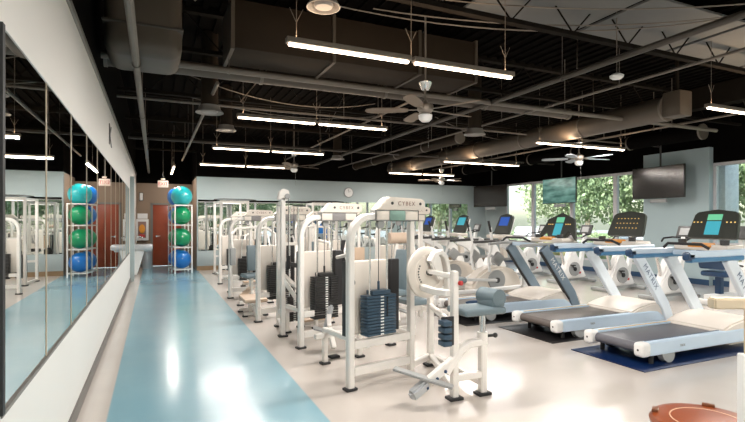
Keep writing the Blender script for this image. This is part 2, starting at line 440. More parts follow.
MB().box((0,0,.28),(.3,.3,.4),.02).build('box_body', DUCT, t); MB().cyl((0,0,.48),(0,0,1.1),.03,seg=8).build('hanger', JOIST, t)
def pipe(label, pts, r, mt=PIPE):
    t = thing('ceiling_pipe', label, 'pipe', pts[0])
    P = [Vector(p)-Vector(pts[0]) for p in pts]
    MB().tube(P, r, 10).build('pipe_run', mt, t)
    m = MB()
    L = (P[-1]-P[0]).length; n = max(2, int(L/2.4))
    for k in range(n):
        c = P[0].lerp(P[-1], (k+.5)/n); m.cyl(c, (c.x, c.y, ZC-pts[0][2]), .006, seg=5); m.cyl(c-(P[-1]-P[0]).normalized()*.012, c+(P[-1]-P[0]).normalized()*.012, r+.008, seg=12)
    m.build('pipe_hanger', mt, t)
    return t
pipe('pale pipe running across the room above the front fan', [(XL+.02,6.0,3.30),(10.2,6.0,3.30)], .035)
pipe('pipe running back high along the left wall', [(-.17,YN+.1,3.1),(-.17,YH-.1,3.1)], .035)
pipe('thick dark pipe running back over the front fan to the far lamps', [(4.68,YN+.1,3.3),(4.68,YB-.1,3.3)], .035, PIPED)
pipe('thin pipe running back beside the smoke detector', [(5.7,YN+.1,3.32),(5.7,YB-.1,3.32)], .018)
pipe('thin pipe crossing the room in front of the second row of lamps', [(XL+.02,8.4,3.42),(XR-.02,8.4,3.42)], .02)
pipe('thin pipe running back beside the left column of lamps', [(.75,6.6,3.3),(.75,YB-.1,3.3)], .025)
pipe('dark pipe crossing the far end of the room', [(XL+.02,12.0,3.35),(XR-.02,12.0,3.35)], .03, PIPED)
pipe('thin pipe running back between the two columns of lamps', [(3.9,7.0,3.5),(3.9,YB-.1,3.5)], .02)
pipe('thin pipe running back over the window side', [(9.4,3.0,3.4),(9.4,YB-.1,3.4)], .022)
# bundle of loose wires sagging across the front
for k, (a, b_) in enumerate([((2.0,4.9,4.05),(6.2,3.0,3.9)), ((2.3,5.1,3.95),(6.6,3.2,3.95)), ((1.8,5.3,4.0),(6.0,3.5,3.85)), ((0.3,7.6,3.7),(3.6,7.9,3.6)), ((.6,9.2,3.7),(4.2,9.0,3.65)), ((5.4,8.8,3.7),(8.9,9.6,3.6)), ((.2,4.4,4.0),(2.6,3.4,3.95))]):
    a = Vector(a); b_ = Vector(b_)
    P = [a.lerp(b_, i/14) - Vector((0, 0, (.16+.03*k % .1)*4*(i/14)*(1-i/14))) for i in range(15)]
    o = MB().tube(P, .008, 6).build('ceiling_cable', PIPE)
    tag(o, ['loose cable sagging above the front lamp, leftmost of its bundle','loose cable sagging above the front lamp, highest of its bundle','loose cable sagging above the front lamp, lowest of its bundle','loose cable hanging above the second row of lamps','loose cable hanging above the third row of lamps','loose cable hanging over the far treadmills','short loose cable above the front round air diffuser'][k], 'cable')
for k in (0,1,3,4,5,6,7,9,10):     # brace rods slanting from joists
    x = .3+k*.95; y = 4.2+(k*37 % 60)/10
    o = MB().cyl((x, y, 3.3+.1*(k%3)), (x+.55, y+.5, 4.15), .009, seg=6).build('brace_rod', PIPE)
    tag(o, 'thin slanting brace rod up under the black ceiling', 'rod', 'slanting rods under the ceiling')

# round diffusers
def diffuser(label, x, y, z, r=.19):
    t = thing('air_diffuser', label, 'air vent', (x,y,z), 0, 'round air diffusers')
    MB().lathe([(.0,.06),(.05,.05),(r*.55,.045),(r*.6,.02),(r*.5,.0),(0,0)]).build('cone', DIFF, t)
    MB().lathe([(r*.75,.10),(r*.8,.05),(r,.01),(r*1.02,0),(r*.95,.0),(r*.72,.05),(r*.7,.10),(r*.75,.10)]).build('ring', DIFF, t)
    MB().lathe([(r*.62,.09),(r*.62,ZC-z-.01)]+[(r*.6,ZC-z-.01),(r*.6,.09),(r*.62,.09)]).build('drop_duct', DUCTD, t)
diffuser('round air diffuser nearest the camera, beside the front lamp', 1.3, 3.9, 3.3, .14)
diffuser('round air diffuser on a drop duct near the left wall', .72, 7.3, 3.05)
diffuser('round air diffuser right of the front fan', 5.25, 7.2, 3.05)
diffuser('round air diffuser over the row of weight machines', 1.3, 10.0, 3.3)
diffuser('round air diffuser by the far fan on the left', 4.6, 12.6, 3.2)
t = thing('smoke_detector', 'small white smoke detector hanging from a pipe at upper right', 'smoke detector', (5.05,4.1,3.2))
MB().lathe([(0,0),(.05,.0),(.075,.02),(.08,.04),(.05,.06),(0,.065)]).build('housing', WPLAS, t); MB().cyl((0,0,.06),(0,0,1.0),.006,seg=6).build('stem', PIPE, t)

# strip lamps: suspended pairs
LZ = 3.02
def lamp(label, x, y, rz=0, pw=1):
    t = thing('strip_light', label, 'ceiling light', (x,y,LZ), rz, 'suspended strip lights')
    for i in (0,1):
        x0 = i*1.24
        MB().b2(x0+.01, x0+1.22, -.04, .04, .012, .06, .006).build('housing', LAMPB, t)
        MB().b2(x0+.03, x0+1.20, -.02, .02, -.012, .012, .010).build('lamp_tube', LAMP, t)
    for xx in (.1, 1.23, 2.36):
        m = MB(); m.cyl((xx,0,.06), (xx,0,.22), .004, seg=5); m.cyl((xx,0,.2), (xx+.06,0,.32), .003, seg=5); m.cyl((xx,0,.2), (xx-.06,0,.32), .003, seg=5); m.cyl((xx,0,.2), (xx,0,ZC-LZ), .004, seg=5)
        m.build('hanging_wire', PIPE, t)
    for i in (0,1):
        l = bpy.data.lights.new('strip_glow', 'AREA'); l.shape = 'RECTANGLE'; l.size = 1.19; l.size_y = .06; l.energy = LAMPW*pw; l.color = (1.0,.945,.89)
        lo = bpy.data.objects.new('strip_glow', l); COL.objects.link(lo); lo.parent = t; lo.location = (.62+i*1.24, 0, -.03)
        l = bpy.data.lights.new('added_uplight', 'AREA'); l.shape = 'RECTANGLE'; l.size = 1.15; l.size_y = .05; l.energy = 5*pw; l.color = (1.0,.70,.45)  # warm uplight added above the closed housing to brighten the ducts
        lo = bpy.data.objects.new('added_uplight', l); COL.objects.link(lo); lo.parent = t; lo.location = (.62+i*1.24, 0, .066); lo.rotation_euler = (PI,0,0)
    return t
LAMPW = 28
HALL = 1
rows = [(-2.4,'behind the camera'),(.9,'just behind the camera'),(4.1,'front'),(7.3,'second'),(10.6,'third'),(13.8,'farthest')]
for y, nm in rows:
    for x, side in ((1.02 if y == 4.1 else 1.09,'left'),(6.76,'right')):
        lab = f'pair of glowing strip lights end to end, {nm}{" row" if "camera" not in nm else ""} on the {side} side'
        if y < 0: lab = f'pair of glowing strip lights far behind the camera on the {side} side'
        lamp(lab, x, y)

lamp('pair of glowing strip lights running lengthwise in the hallway by the exit sign', .50, 14.6, R(90), .35)

# ceiling fans
def fan(label, x, y, z, rot, bm):
    t = thing('ceiling_fan', label, 'ceiling fan', (x,y,z), rot, 'ceiling fans')
    MB().cyl((0,0,.2),(0,0,ZC-z-.05),.013,seg=10).build('down_rod', FANM, t)
    MB().lathe([(0,0.02),(.06,.02),(.1,.06),(.105,.10),(.1,.13),(.03,.16),(.02,.2)]).build('motor', FANM, t)
    MB().lathe([(.012,.34),(.05,.33),(.085,.40),(.09,.42),(0,.42)]).build('canopy', STEEL, t)
    MB().lathe([(0,-.09),(.05,-.085),(.085,-.05),(.09,0),(.05,.02),(0,.02)]).build('light_bowl', WPLAS, t)
    MB().cyl((.05,0,-.05),(.05,0,-.42),.003,seg=5).build('pull_chain', STEEL, t)
    for k in range(5):
        a = 2*PI*k/5; M = Matrix.Rotation(a,4,'Z')
        pts = [(.20,-.04),(.25,-.06),(.45,-.075),(.62,-.075),(.68,-.05),(.70,0),(.68,.05),(.62,.075),(.45,.075),(.25,.06),(.20,.04)]
        m = MB(M @ Matrix.Diagonal((1.12,1.0,1,1)) @ Matrix.Translation((0,0,.07)) @ Matrix.Rotation(R(12),4,'X')); m.prism(pts, -.005, .005, 'xy'); m.build('blade', bm, t)
        m = MB(M); m.beam((.08,0,.07),(.24,0,.07),.03,.008); m.build('blade_arm', FANM, t)
fan('brown five-blade ceiling fan nearest the camera', 3.2, 5.45, 2.87, R(8), FANB)
fan('ceiling fan with grey blades over the treadmills', 8.6, 7.95, 2.82, R(-10), FANG)
fan('far ceiling fan above the left weight machines', 3.3, 12.3, 2.85, R(20), FANB)
fan('far ceiling fan beside the corner television', 8.6, 13.6, 2.77, R(0), FANB)

# ------------------------------------------------------------------ televisions
def green_blur_mat():  # blurred green noise put into the screen's emission colour
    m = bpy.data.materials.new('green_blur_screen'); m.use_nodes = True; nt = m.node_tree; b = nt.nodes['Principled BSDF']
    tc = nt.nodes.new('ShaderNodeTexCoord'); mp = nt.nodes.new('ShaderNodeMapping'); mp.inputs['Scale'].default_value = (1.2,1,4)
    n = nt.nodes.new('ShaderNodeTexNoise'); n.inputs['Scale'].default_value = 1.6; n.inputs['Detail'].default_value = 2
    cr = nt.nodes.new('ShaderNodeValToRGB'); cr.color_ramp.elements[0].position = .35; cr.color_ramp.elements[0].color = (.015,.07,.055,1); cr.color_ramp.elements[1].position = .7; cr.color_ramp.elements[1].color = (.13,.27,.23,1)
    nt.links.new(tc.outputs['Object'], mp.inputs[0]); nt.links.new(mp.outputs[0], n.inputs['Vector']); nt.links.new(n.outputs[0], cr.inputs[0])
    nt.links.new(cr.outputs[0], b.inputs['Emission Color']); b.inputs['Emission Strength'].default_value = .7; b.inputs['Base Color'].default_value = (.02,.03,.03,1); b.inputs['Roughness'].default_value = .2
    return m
def tv(label, p0, p1, z0, z1, scr=None):
    # p0, p1: left and right lower corners seen from the room
    p0 = Vector((*p0, 0)); p1 = Vector((*p1, 0)); c = (p0+p1)/2; w = (p1-p0).length; a = math.atan2(p1.y-p0.y, p1.x-p0.x)
    t = thing('television', label, 'television', (c.x, c.y, z0), a, 'hanging televisions'); h = z1-z0
    t.rotation_euler = (R(4) if False else 0, 0, a)
    m = MB(); m.box((0,.02,h/2), (w, .045, h), .006); m.box((0,.06,h/2), (w*.6,.05,h*.55), .02); m.build('housing', TVB, t)
    MB().b2(-w/2+.015, w/2-.015, -.006, -.0035, .02, h-.015).build('screen', scr or TVS, t)
    m = MB(); m.box((0,.11,h*.55),(.25,.03,.3),.004); m.cyl((0,.12,h*.6),(0,.12,ZC-z0),.022,seg=10); m.build('ceiling_pole', DARK, t)
    m = MB(); m.box((0,.05,-.06),(.45,.06,.09),.01); m.build('cable_box', GREY, t)
tv('large flat television hanging before the blue column', (11.42,8.8), (11.30,7.35), 2.06, 2.85)
tv('flat television hanging before the windows, its screen a blur of green', (11.35,11.95), (11.35,10.6), 2.04, 2.82, green_blur_mat())
tv('flat television in the far corner by the blue back wall', (11.0,15.15), (11.4,13.75), 2.02, 2.80)

# ------------------------------------------------------------------ back wall bits
t = thing('wall_clock', 'small round white clock high on the blue back wall', 'clock', (6.1,YB-.002,2.48))
M = Matrix.Rotation(R(90),4,'X')
MB().lathe([(0,0),(.17,0),(.18,.02),(.165,.035),(.15,.03),(0,.03)], M=M).build('rim', GREY, t)
MB().lathe([(0,.031),(.15,.031),(.15,.033),(0,.033)], M=M).build('face', CLOCKF, t)
m = MB(); m.beam((0,-.036,0),(.06,-.036,.05),.01,.004,b=0); m.beam((0,-.036,0),(-.02,-.036,.11),.008,.004,b=0); m.build('hand', INK, t)
# exit sign
t = thing('exit_sign', 'lit exit sign with red letters hanging in the hallway', 'sign', (.24,16.3,2.5))
m = MB(); m.box((0,0,.14),(.30,.05,.21),.01); m.box((0,0,.29),(.12,.06,.05),.01); m.build('sign_box', EXITW, t); MB().cyl((0,0,.3),(0,0,ZC-2.5),.01,seg=8).build('stem', DARK, t)
text('EXIT', .135, 'lettering', REDT, t, basis((0,-.028,.14),(1,0,0),(0,0,1)))
# letter shaped mark on soffit
t = text('K', .40, 'wall_letter', INK, None, basis((XL+.004, 7.45, 2.64),(0,1,0),(0,0,1)) @ Matrix.Diagonal((1.75,1,1,1)), .004)
tag(t, 'black letter K mounted on the white band above the mirrors', 'letter')
# hallway: light switch, notice, equipment cabinet, bin, wall light
t = thing('wall_sconce', 'small white wall light high on the tan hallway wall', 'wall light', (-.40,YH-.001,2.3))
m = MB(); m.box((0,-.04,0),(.09,.08,.24),.02); m.build('shade', WPLAS, t); MB().box((0,-.005,0),(.12,.01,.28),.003).build('back_plate', DARK, t)
tag(MB().box((-.36,YH-.012,1.66),(.30,.02,.17),.004).build('wall_notice', WPLAS), 'white notice above the first aid cabinet in the hallway', 'notice')
t = thing('first_aid_cabinet', 'white wall cabinet with an orange pouch inside, above the drinking fountain', 'cabinet', (-.37,YH-.001,.86))
m = MB(); m.b2(-.19,.19,-.17,0,0,.7,.01); m.build('cabinet_body', WPLAS, t)
MB().b2(-.12,.12,-.178,-.165,.09,.62,.003).build('window_panel', INKR, t)
m = MB(); m.sph((0,-.185,.38),.1,(.9,.25,1.5)); m.build('orange_pouch', ORG, t); MB().b2(-.08,.08,-.185,-.17,.11,.2,.003).build('red_band', REDT, t)
t = thing('waste_bin', 'grey cylindrical waste bin standing under the drinking fountain end', 'bin', (-.22,16.9,0))
MB().lathe([(0,0),(.14,0),(.145,.02),(.145,.62),(.15,.64),(.13,.64),(.13,.6),(0,.6)]).build('bin_body', SILVER, t); MB().lathe([(.148,.6),(.156,.6),(.156,.66),(.13,.66)]).build('bin_rim', DARK, t)
# drinking fountain on left wall
t = thing('drinking_fountain', 'stainless drinking fountain with a white pedestal on the left wall past the mirrors', 'drinking fountain', (XL+.001,14.7,0))
m = MB(); m.b2(0,.5,-.3,.3,.72,.86,.03); m.build('basin', SILVER, t)
m = MB(); m.prism([(0,.05),(.12,.05),(.30,.72),(0,.72)], -.2,.2,'xz',.01); m.build('pedestal', WPLAS, t)
m = MB(); m.tube([(.1,0,.86),(.1,0,1.0),(.13,0,1.06),(.2,0,1.08),(.26,0,1.03)],.014); m.build('spout', STEEL, t)
m = MB(); m.b2(.5,.515,-.1,.1,.76,.82,.003); m.build('push_bar', DARK, t)
t = thing('drinking_fountain', 'lower second drinking fountain basin nearer the door', 'drinking fountain', (XL+.001,15.6,0))
m = MB(); m.b2(0,.48,-.28,.28,.62,.74,.03); m.build('basin', SILVER, t)
m = MB(); m.prism([(0,.05),(.12,.05),(.28,.62),(0,.62)], -.2,.2,'xz',.01); m.build('pedestal', WPLAS, t)
tag(MB().b2(XL,XL+.09,13.35,13.6,.0,2.6,.004).build('wall_pilaster', WALLB), 'narrow pale blue upright strip where the mirrors end', 'pilaster')

# ball rack with balls
t = thing('ball_rack', 'tall white wire rack full of exercise balls at the hall end', 'rack', (.53,14.85,0), R(9))
RX, RY, RZ = .46, .92, 1.97
m = MB()
for x in (0,RX):
    for y in (0,RY/2,RY): m.beam((x,y,0),(x,y,RZ),.035)
m.build('upright', WHITE, t)
for z in (.11,.74,1.38,1.95):
    m = MB()
    for x in (0,RX): m.beam((x,0,z),(x,RY,z),.03)
    for y in (0,RY/2,RY): m.beam((0,y,z),(RX,y,z),.03)
    m.build('shelf', WHITE, t)
def ball(label, c, r, mt):
    cc = Matrix.Rotation(R(9),4,'Z') @ Vector((c[0]-.53, c[1]-14.85, 0)); t = thing('exercise_ball', label, 'exercise ball', (cc.x+.53,cc.y+14.85,c[2]-r), 0, 'exercise balls on the rack')
    m = MB()
    pr = []
    for i in range(41):
        a = -PI/2 + PI*i/40; rr = r*math.cos(a)*(1-.006*(1 if (i % 3 == 0) else 0)); pr.append((max(rr,0), r*math.sin(a)))
    m.lathe(pr, (0,0,r), seg=40, M=Matrix.Rotation(R(70),4,'X')); m.build('ball_shell', mt, t)
    MB().sph((0,-r*.93,r*1.15),.018).build('plug', WPLAS, t)
rb = .29
for i, (z, a, b_, la, lb) in enumerate([(.11+.30,BLUEB,BLUEB,'blue exercise ball on the lowest shelf of the rack, in front','blue exercise ball on the lowest shelf of the rack, at the back'),(.74+.29,GREENB,GREENB,'green exercise ball on the second shelf of the rack, in front','green exercise ball on the second shelf of the rack, at the back'),(1.38+.28,GREENB,BLUEB,'green exercise ball on the third shelf of the rack, in front','blue exercise ball on the third shelf of the rack, at the back'),(1.95+.24,TEALB,BLUEB,'teal exercise ball on top of the rack, in front','blue exercise ball on top of the rack, at the back')]):
    r = rb if i == 3 else .265
    zc = (.125,.755,1.395,1.965)[i] + r - (.04 if i==3 else 0)
    ball(la, (.76, 15.08 if i<3 else 15.08, zc), r, a); ball(lb, (.76, 15.08+.53 if i<3 else 15.08+.585, zc), r, b_)

# ------------------------------------------------------------------ weight machines
def foot_pad(m, x, y, s=.11): m.box((x,y,.0125), (s, s*.8, .025), .006)
def stack(t, x, y, z0, n, w, dp, m_pl, rod_top):
    h = .0245; st = .0285
    top = z0+n*st
    m = MB(); m.box((x,y,top+.02),(w*.62,dp*.9,.04),.005); m.cyl((x,y,top),(x,y,top+.12),.012,seg=10); s = m.build('weight_stack', m_pl, t)
    pm = None
    for k in range(n):
        if pm is None:
            pl = MB().box((x,y,z0+h/2),(w,dp,h),.004).build('weight_plate', m_pl, s); pm = pl
        else:
            pl = pm.copy(); COL.objects.link(pl); pl.location = (0,0,k*st)
    m = MB()
    for k in range(n): m.b2(x-.018,x+.018,y-dp/2-.003,y-dp/2,z0+k*st+.004,z0+k*st+.018)
    m.build('number_strip', HOLES, s)
    MB().b2(x+.05,x+.06,y-dp/2-.012,y-dp/2-.003,z0+n*st*.45,top-.02).build('pin_cord', BLACK, s)
    m = MB()
    for dx in (-w*.3, w*.3): m.cyl((x+dx,y,z0-.02),(x+dx,y,rod_top),.011,seg=10)
    m.build('guide_rod', STEEL, t)
    MB().cyl((x,y-.0,top+.1),(x,y,rod_top),.004,seg=6).build('lift_cable', DARK, t)
def tower(t, plates=16, pm=STACKB, mid=PLACARD_G, side='L', back=True, sz=.46, txt=True):
    # local: left post foot at the origin, x along the frame, y away from the viewer
    m = MB(); P = [(0,0,0),(0,0,.8),(0,0,1.30)] + [(.2-.2*math.cos(R(a)),0,1.30+.24*math.sin(R(a))) for a in (15,30,45,60,75,90)] + [(.30,0,1.545)]
    m.rtube(P, .062, .07, up=(0,1,0)); m.build('curved_post', WHITE, t)
    MB().beam((.70,0,.02),(.70,0,1.5),.055,.065).build('post', WHITE, t)
    m = MB(); m.beam((.03,0,.395),(.68,0,.395),.05,.07); m.beam((.03,0,.16),(.68,0,.16),.05,.075)
    if back:
        for x in (.22,.66): m.beam((x,.02,.36),(x,.82,.36),.05,.05); m.beam((x,.82,.0),(x,.82,.38),.05,.05)
        m.beam((.1,.82,.3),(.8,.82,.3),.05,.05)
    m.build('base_frame', WHITE, t)
    m = MB(); foot_pad(m,0,0)
    if back: foot_pad(m,.22,.82,.1); foot_pad(m,.66,.82,.1)
    m.build('rubber_foot', BLACK, t)
    m = MB(); m.b2(.06,.52,.14,.20,.44,1.13,.02); m.build('shroud', CREAM, t)
    m = MB(); m.b2(.535,.64,.1,.18,.44,1.13,.01); m.b2(.04,.075,.12,.2,.44,1.13,.005); m.build('shroud_side', BLACK, t)
    # header
    m = MB(); m.prism([(.25,1.60),(.36,1.70),(.40,1.725),(.80,1.715),(.845,1.69),(.845,1.63),(.80,1.60)], -.055,.055,'xz',.008); h = m.build('header', CREAM, t)
    m = MB(); m.b2(.25,.76,-.045,.045,1.50,1.60,.004); m.build('placard_panel', PLACARD, t)
    MB().b2(.41,.59,-.052,-.045,1.505,1.597,.001).build('placard', mid, t)
    for a, b_ in ((.262,.398),(.602,.748)): MB().b2(a,b_,-.050,-.045,1.512,1.590,.001).build('placard', CREAM, t)
    m = MB(); m.b2(.248,.762,-.049,-.044,1.498,1.503); m.b2(.248,.762,-.049,-.044,1.598,1.602); m.b2(.248,.252,-.049,-.044,1.5,1.6); m.b2(.758,.762,-.049,-.044,1.5,1.6); m.build('placard_border', DARK, t)
    m = MB()
    for x in (.43,.775): m.cyl((x,-.056,1.665),(x,-.062,1.665),.014,seg=14)
    m.build('bolt_cap', DARK, t)
    if txt: text('CYBEX', .055, 'lettering', INKR, t, basis((.605,-.0565,1.663),(1,0,0),(0,0,1)), .001, space=1.35)
    stack(t, .335, .03, sz-.02, plates, .33, .12, pm, 1.52)
    for x in (.33,): 
        m = MB(Matrix.Translation((x,.0,1.47))); m.cyl((0,-.02,0),(0,.02,0),.04); m.build('pulley', GREY, t)
RZ1 = R(11.6)
# M1: nearest machine
t = thing('leg_machine', 'white cable leg machine nearest the camera, with blue weight plates, slate seat and round cam', 'weight machine', (1.58,4.0,0), RZ1, 'white weight machines in the left row')
tower(t, 13, STACKB, PLACARD_G, sz=.47)
inv = Matrix.Rotation(-RZ1,4,'Z') @ Matrix.Translation((-1.58,-4.0,0))
def WB(): return MB(inv)
P1, P2, P0 = (2.30,3.44), (2.59,3.44), (2.62,4.36)
m = WB(); m.beam((*P1,0),(*P1,1.08),.055,.06); m.build('cam_post', WHITE, t)
m = WB(); m.beam((*P2,0),(*P2,.48),.06,.06); m.build('seat_post', WHITE, t)
m = WB(); m.beam((*P0,0),(*P0,.90),.055,.06); m.build('rear_post', WHITE, t)
m = WB(); m.beam((P1[0],P1[1],.18),(P2[0],P2[1],.18),.05,.055); m.beam((P0[0],P0[1],.10),(P1[0],P1[1],.10),.05,.055); m.beam((2.26,4.14,.10),(P0[0],P0[1],.10),.05,.055); m.beam((P0[0],P0[1],.62),(P1[0],P1[1],.62),.04,.05)
m.beam((P0[0],P0[1],.10),(P2[0],P2[1],.10),.05,.05)
m.build('lower_frame', WHITE, t)
m = WB(); m.rtube([(2.20,3.42,.24),(2.28,3.43,.33),(2.36,3.44,.41),(2.44,3.44,.45),(2.62,3.44,.46)],.06,.07); m.build('angled_brace', WHITE, t)
m = WB(); m.rtube([(2.27,4.13,.89),(2.26,3.95,.89),(2.23,3.78,.89),(2.21,3.62,.89),(2.26,3.49,.89),(2.32,3.46,.89)],.05,.06,up=(0,0,1)); m.rtube([(2.27,4.14,.89),(2.45,4.32,.89),(2.62,4.36,.89)],.05,.06,up=(0,0,1)); m.build('curved_rail', WHITE, t)
m = WB()
for p in (P1,P2,P0): m.box((p[0],p[1],.0125),(.13,.1,.025),.006)
m.build('rubber_foot', BLACK, t)
m = WB(); m.cyl((*P2,.44),(*P2,.70),.026); m.build('seat_tube', STEEL, t)
m = WB(); m.cyl((*P2,.47),(*P2,.54),.045); m.build('seat_collar', WHITE, t); m = WB(); m.cyl((2.62,3.43,.505),(2.70,3.42,.505),.012); m.sph((2.71,3.42,.505),.022); m.build('seat_knob', BLACK, t)
m = WB(); m.box((2.54,3.46,.735),(.42,.30,.06),.022,seg=3); m.build('seat', PAD, t)
m = WB(); m.cyl((2.71,3.36,.835),(2.69,3.58,.835),.075,seg=28); m.box((2.70,3.47,.79),(.14,.22,.08),.02); m.build('thigh_pad', PAD, t)
# round cam with lever
DM = Matrix.Translation((2.335,3.95,1.02)) @ Matrix.Rotation(R(12),4,'Z') @ Matrix.Rotation(R(90),4,'X')
m = MB(inv @ DM); m.lathe([(0,-.03),(.215,-.03),(.24,-.015),(.24,.015),(.215,.03),(.17,.03),(.16,.022),(0,.022)], seg=48); c = m.build('round_cam', CREAM, t)
m = MB(inv @ DM)
for k in range(7):
    a = R(150+k*12); m.cyl((.125*math.cos(a),.125*math.sin(a),.022),(.125*math.cos(a),.125*math.sin(a),.026),.008,seg=10)
m.build('pin_hole', DARK, c)
m = MB(inv @ DM); m.cyl((0,0,-.08),(0,0,.06),.03); m.build('hub', DARK, c)
m = MB(inv @ DM); m.rtube([(-.02,.10,.06),(.03,.17,.065),(.10,.19,.07),(.16,.14,.07),(.19,.04,.07),(.20,-.06,.07),(.20,-.2,.07)],.05,.07,up=(0,0,1)); m.prism([(.0,.16),(.08,.16),(.12,.02),(.14,-.06),(.08,-.08),(.02,.0),(-.02,.08)],.05,.10,'xy',.01); m.build('lever_arm', WHITE, t)
m = WB(); m.beam((2.34,3.98,1.03),(2.31,3.50,1.03),.04,.04); m.build('cam_axle', WHITE, t)
m = WB(); m.cyl((2.33,3.41,.98),(2.34,3.385,.98),.02); m.build('pop_pin', REDT, t)
for k in range(4):
    m = WB(); m.box((2.17,3.38,.50+k*.055),(.075,.10,.042),.006); m.build('add_on_weight', STACKB, t)
m = WB(); m.box((2.22,3.42,.585),(.12,.02,.24),.004); m.build('weight_rack', BLACK, t)
m = WB(); m.beam((2.28,3.43,.33),(2.02,3.41,.19),.06,.07); m.build('foot_lever', WHITE, t)
m = WB(); m.beam((2.02,3.41,.185),(1.86,3.40,.10),.085,.085,b=.02); m.build('lever_pad', SILVER, t)
m = WB(); m.beam((1.80,3.58,.285),(2.17,3.26,.175),.09,.018,b=.005); m.build('foot_plate', GREY, t)
m = WB()
for f in (.3,.55,.85): m.sph(Vector((2.28,3.395,.32)).lerp(Vector((1.95,3.37,.13)),f),.014)
m.build('bolt_cap', NAVY, t)
# a logo disc on the shroud
m = MB(); m.cyl((.30,.135,.60+.38),(.30,.139,.98),.0001); 
m = MB(); m.lathe([(.022,.0),(.032,.0),(.032,.003),(.022,.003),(.022,0)], (.115,.139,.93), M=Matrix.Rotation(R(90),4,'X')); m.build('emblem_ring', INK, t)

# bodies of other machines ----------------------------------------------------
def seat_unit_press(t):
    # foot plates on a swinging lever, padded
    m = MB(); m.beam((.35,-.05,.42),(.14,-.42,.30),.05,.06); m.beam((.14,-.42,.30),(.12,-.55,.10),.05,.06); m.build('lever_frame', WHITE, t)
    m = MB(); m.beam((.7,0,.16),(.95,-.5,.16),.05,.06); m.beam((.95,-.5,0),(.95,-.5,.6),.05,.05); m.build('seat_stand', WHITE, t)
    m = MB(); m.beam((.33,-.15,.50),(.2,-.22,.22),.07,.05,b=.02); m.build('lever_pad', SILVER, t)
    m = MB(); m.beam((.0,-.3,.30),(.35,-.5,.18),.16,.018); m.build('foot_plate', GREY, t)
    m = MB(); m.box((.95,-.5,.64),(.4,.3,.07),.02); m.build('seat', PAD, t)
    m = MB(); m.box((1.14,-.5,.9),(.07,.3,.5),.02,rot=(0,R(10),0)); m.build('backrest', PAD, t)
    m = MB(); m.tube([(.5,0,1.05),(.46,-.3,1.1),(.4,-.5,.98),(.38,-.6,.8)],.022); m.build('handle', WHITE, t)
    m = MB(); foot_pad(m,.95,-.5); foot_pad(m,.12,-.55); m.build('rubber_foot', BLACK, t)
def seat_unit_row(t, X=None):
    m = MB(X); m.beam((.35,-.05,.14),(.1,-.95,.14),.06,.07); m.beam((.35,0,.14),(.35,0,1.4),.05,.06); m.beam((-.15,-.95,.05),(.38,-.95,.05),.06,.05); m.beam((.15,-.7,.14),(.15,-.7,.45),.05,.05); m.build('bench_frame', WHITE, t)
    m = MB(X); m.box((.15,-.7,.49),(.30,.38,.07),.025); m.build('seat', PAD, t)
    m = MB(X); m.box((.25,-.42,.80),(.22,.07,.42),.02); m.build('chest_pad', PADL, t)
    m = MB(X)
    for s in (-1,1): m.tube([(.35+s*.12,0,1.2),(.35+s*.28,-.2,1.15),(.3+s*.32,-.4,.95),(.28+s*.30,-.55,.8)],.024)
    m.build('swing_arm', WHITE, t)
    m = MB(X)
    for s in (-1,1): m.cyl((.28+s*.30,-.55,.8),(.28+s*.30,-.60,.66),.02)
    m.build('hand_grip', BLACK, t)
    m = MB(X); m.box((.1,-1.05,.11),(.5,.2,.03),.008); m.build('foot_plate', PADL, t)
    m = MB(X); foot_pad(m,-.13,-.95); foot_pad(m,.36,-.95); m.build('rubber_foot', BLACK, t)
def seat_unit_fly(t):
    m = MB(); m.beam((.35,0,.1),(.2,-.9,.1),.06,.07); m.beam((-.1,-.9,.05),(.5,-.9,.05),.06,.05); m.beam((.3,-.35,.1),(.3,-.3,1.45),.05,.06); m.beam((.3,-.35,1.4),(.35,0,1.4),.05,.05); m.beam((.22,-.62,.1),(.22,-.62,.45),.05,.05); m.build('bench_frame', WHITE, t)
    m = MB(); m.box((.22,-.62,.49),(.32,.38,.07),.025); m.build('seat', PAD, t)
    m = MB(); m.box((.29,-.43,.80),(.20,.07,.48),.02,rot=(R(-6),0,0)); m.build('backrest', PAD, t)
    m = MB()
    for s in (-1,1): m.rtube([(.3,-.36,1.38),(.3+s*.3,-.4,1.36),(.3+s*.42,-.5,1.25),(.3+s*.42,-.55,.95)],.045,.045)
    m.build('swing_arm', WHITE, t)
    m = MB()
    for s in (-1,1): m.box((.3+s*.42,-.57,.85),(.1,.08,.32),.02)
    m.build('arm_pad', GREY, t)
    m = MB(); m.beam((.3,-.4,.25),(.02,-.75,.16),.14,.02); m.build('foot_plate', PADL, t)
    m = MB(); foot_pad(m,-.08,-.9); foot_pad(m,.48,-.9); m.build('rubber_foot', BLACK, t)
G1 = 'white weight machines in the left row'
t = thing('leg_machine', 'white weight machine with black plates and a footplate lever, second from the camera', 'weight machine', (1.57,5.55,0), RZ1, G1)
tower(t, 18, STACKK, PLACARD_D, sz=.34); seat_unit_press(t); M2 = t
t = thing('row_machine', 'white weight machine with black plates and a low tan footrest, third from the camera', 'weight machine', (1.40,7.25,0), R(10), G1)
tower(t, 18, STACKK, PLACARD_D, sz=.34, back=False); seat_unit_row(t, Matrix.Translation((.5,0,0)) @ Matrix.Diagonal((1,.7,1,1))); M3 = t
t = thing('low_bench', 'low white bench with a tan top beside the third weight machine', 'bench', (1.45,7.95,0))
MB().box((0,0,.25),(.36,.62,.06),.02).build('bench_top', PADL, t)
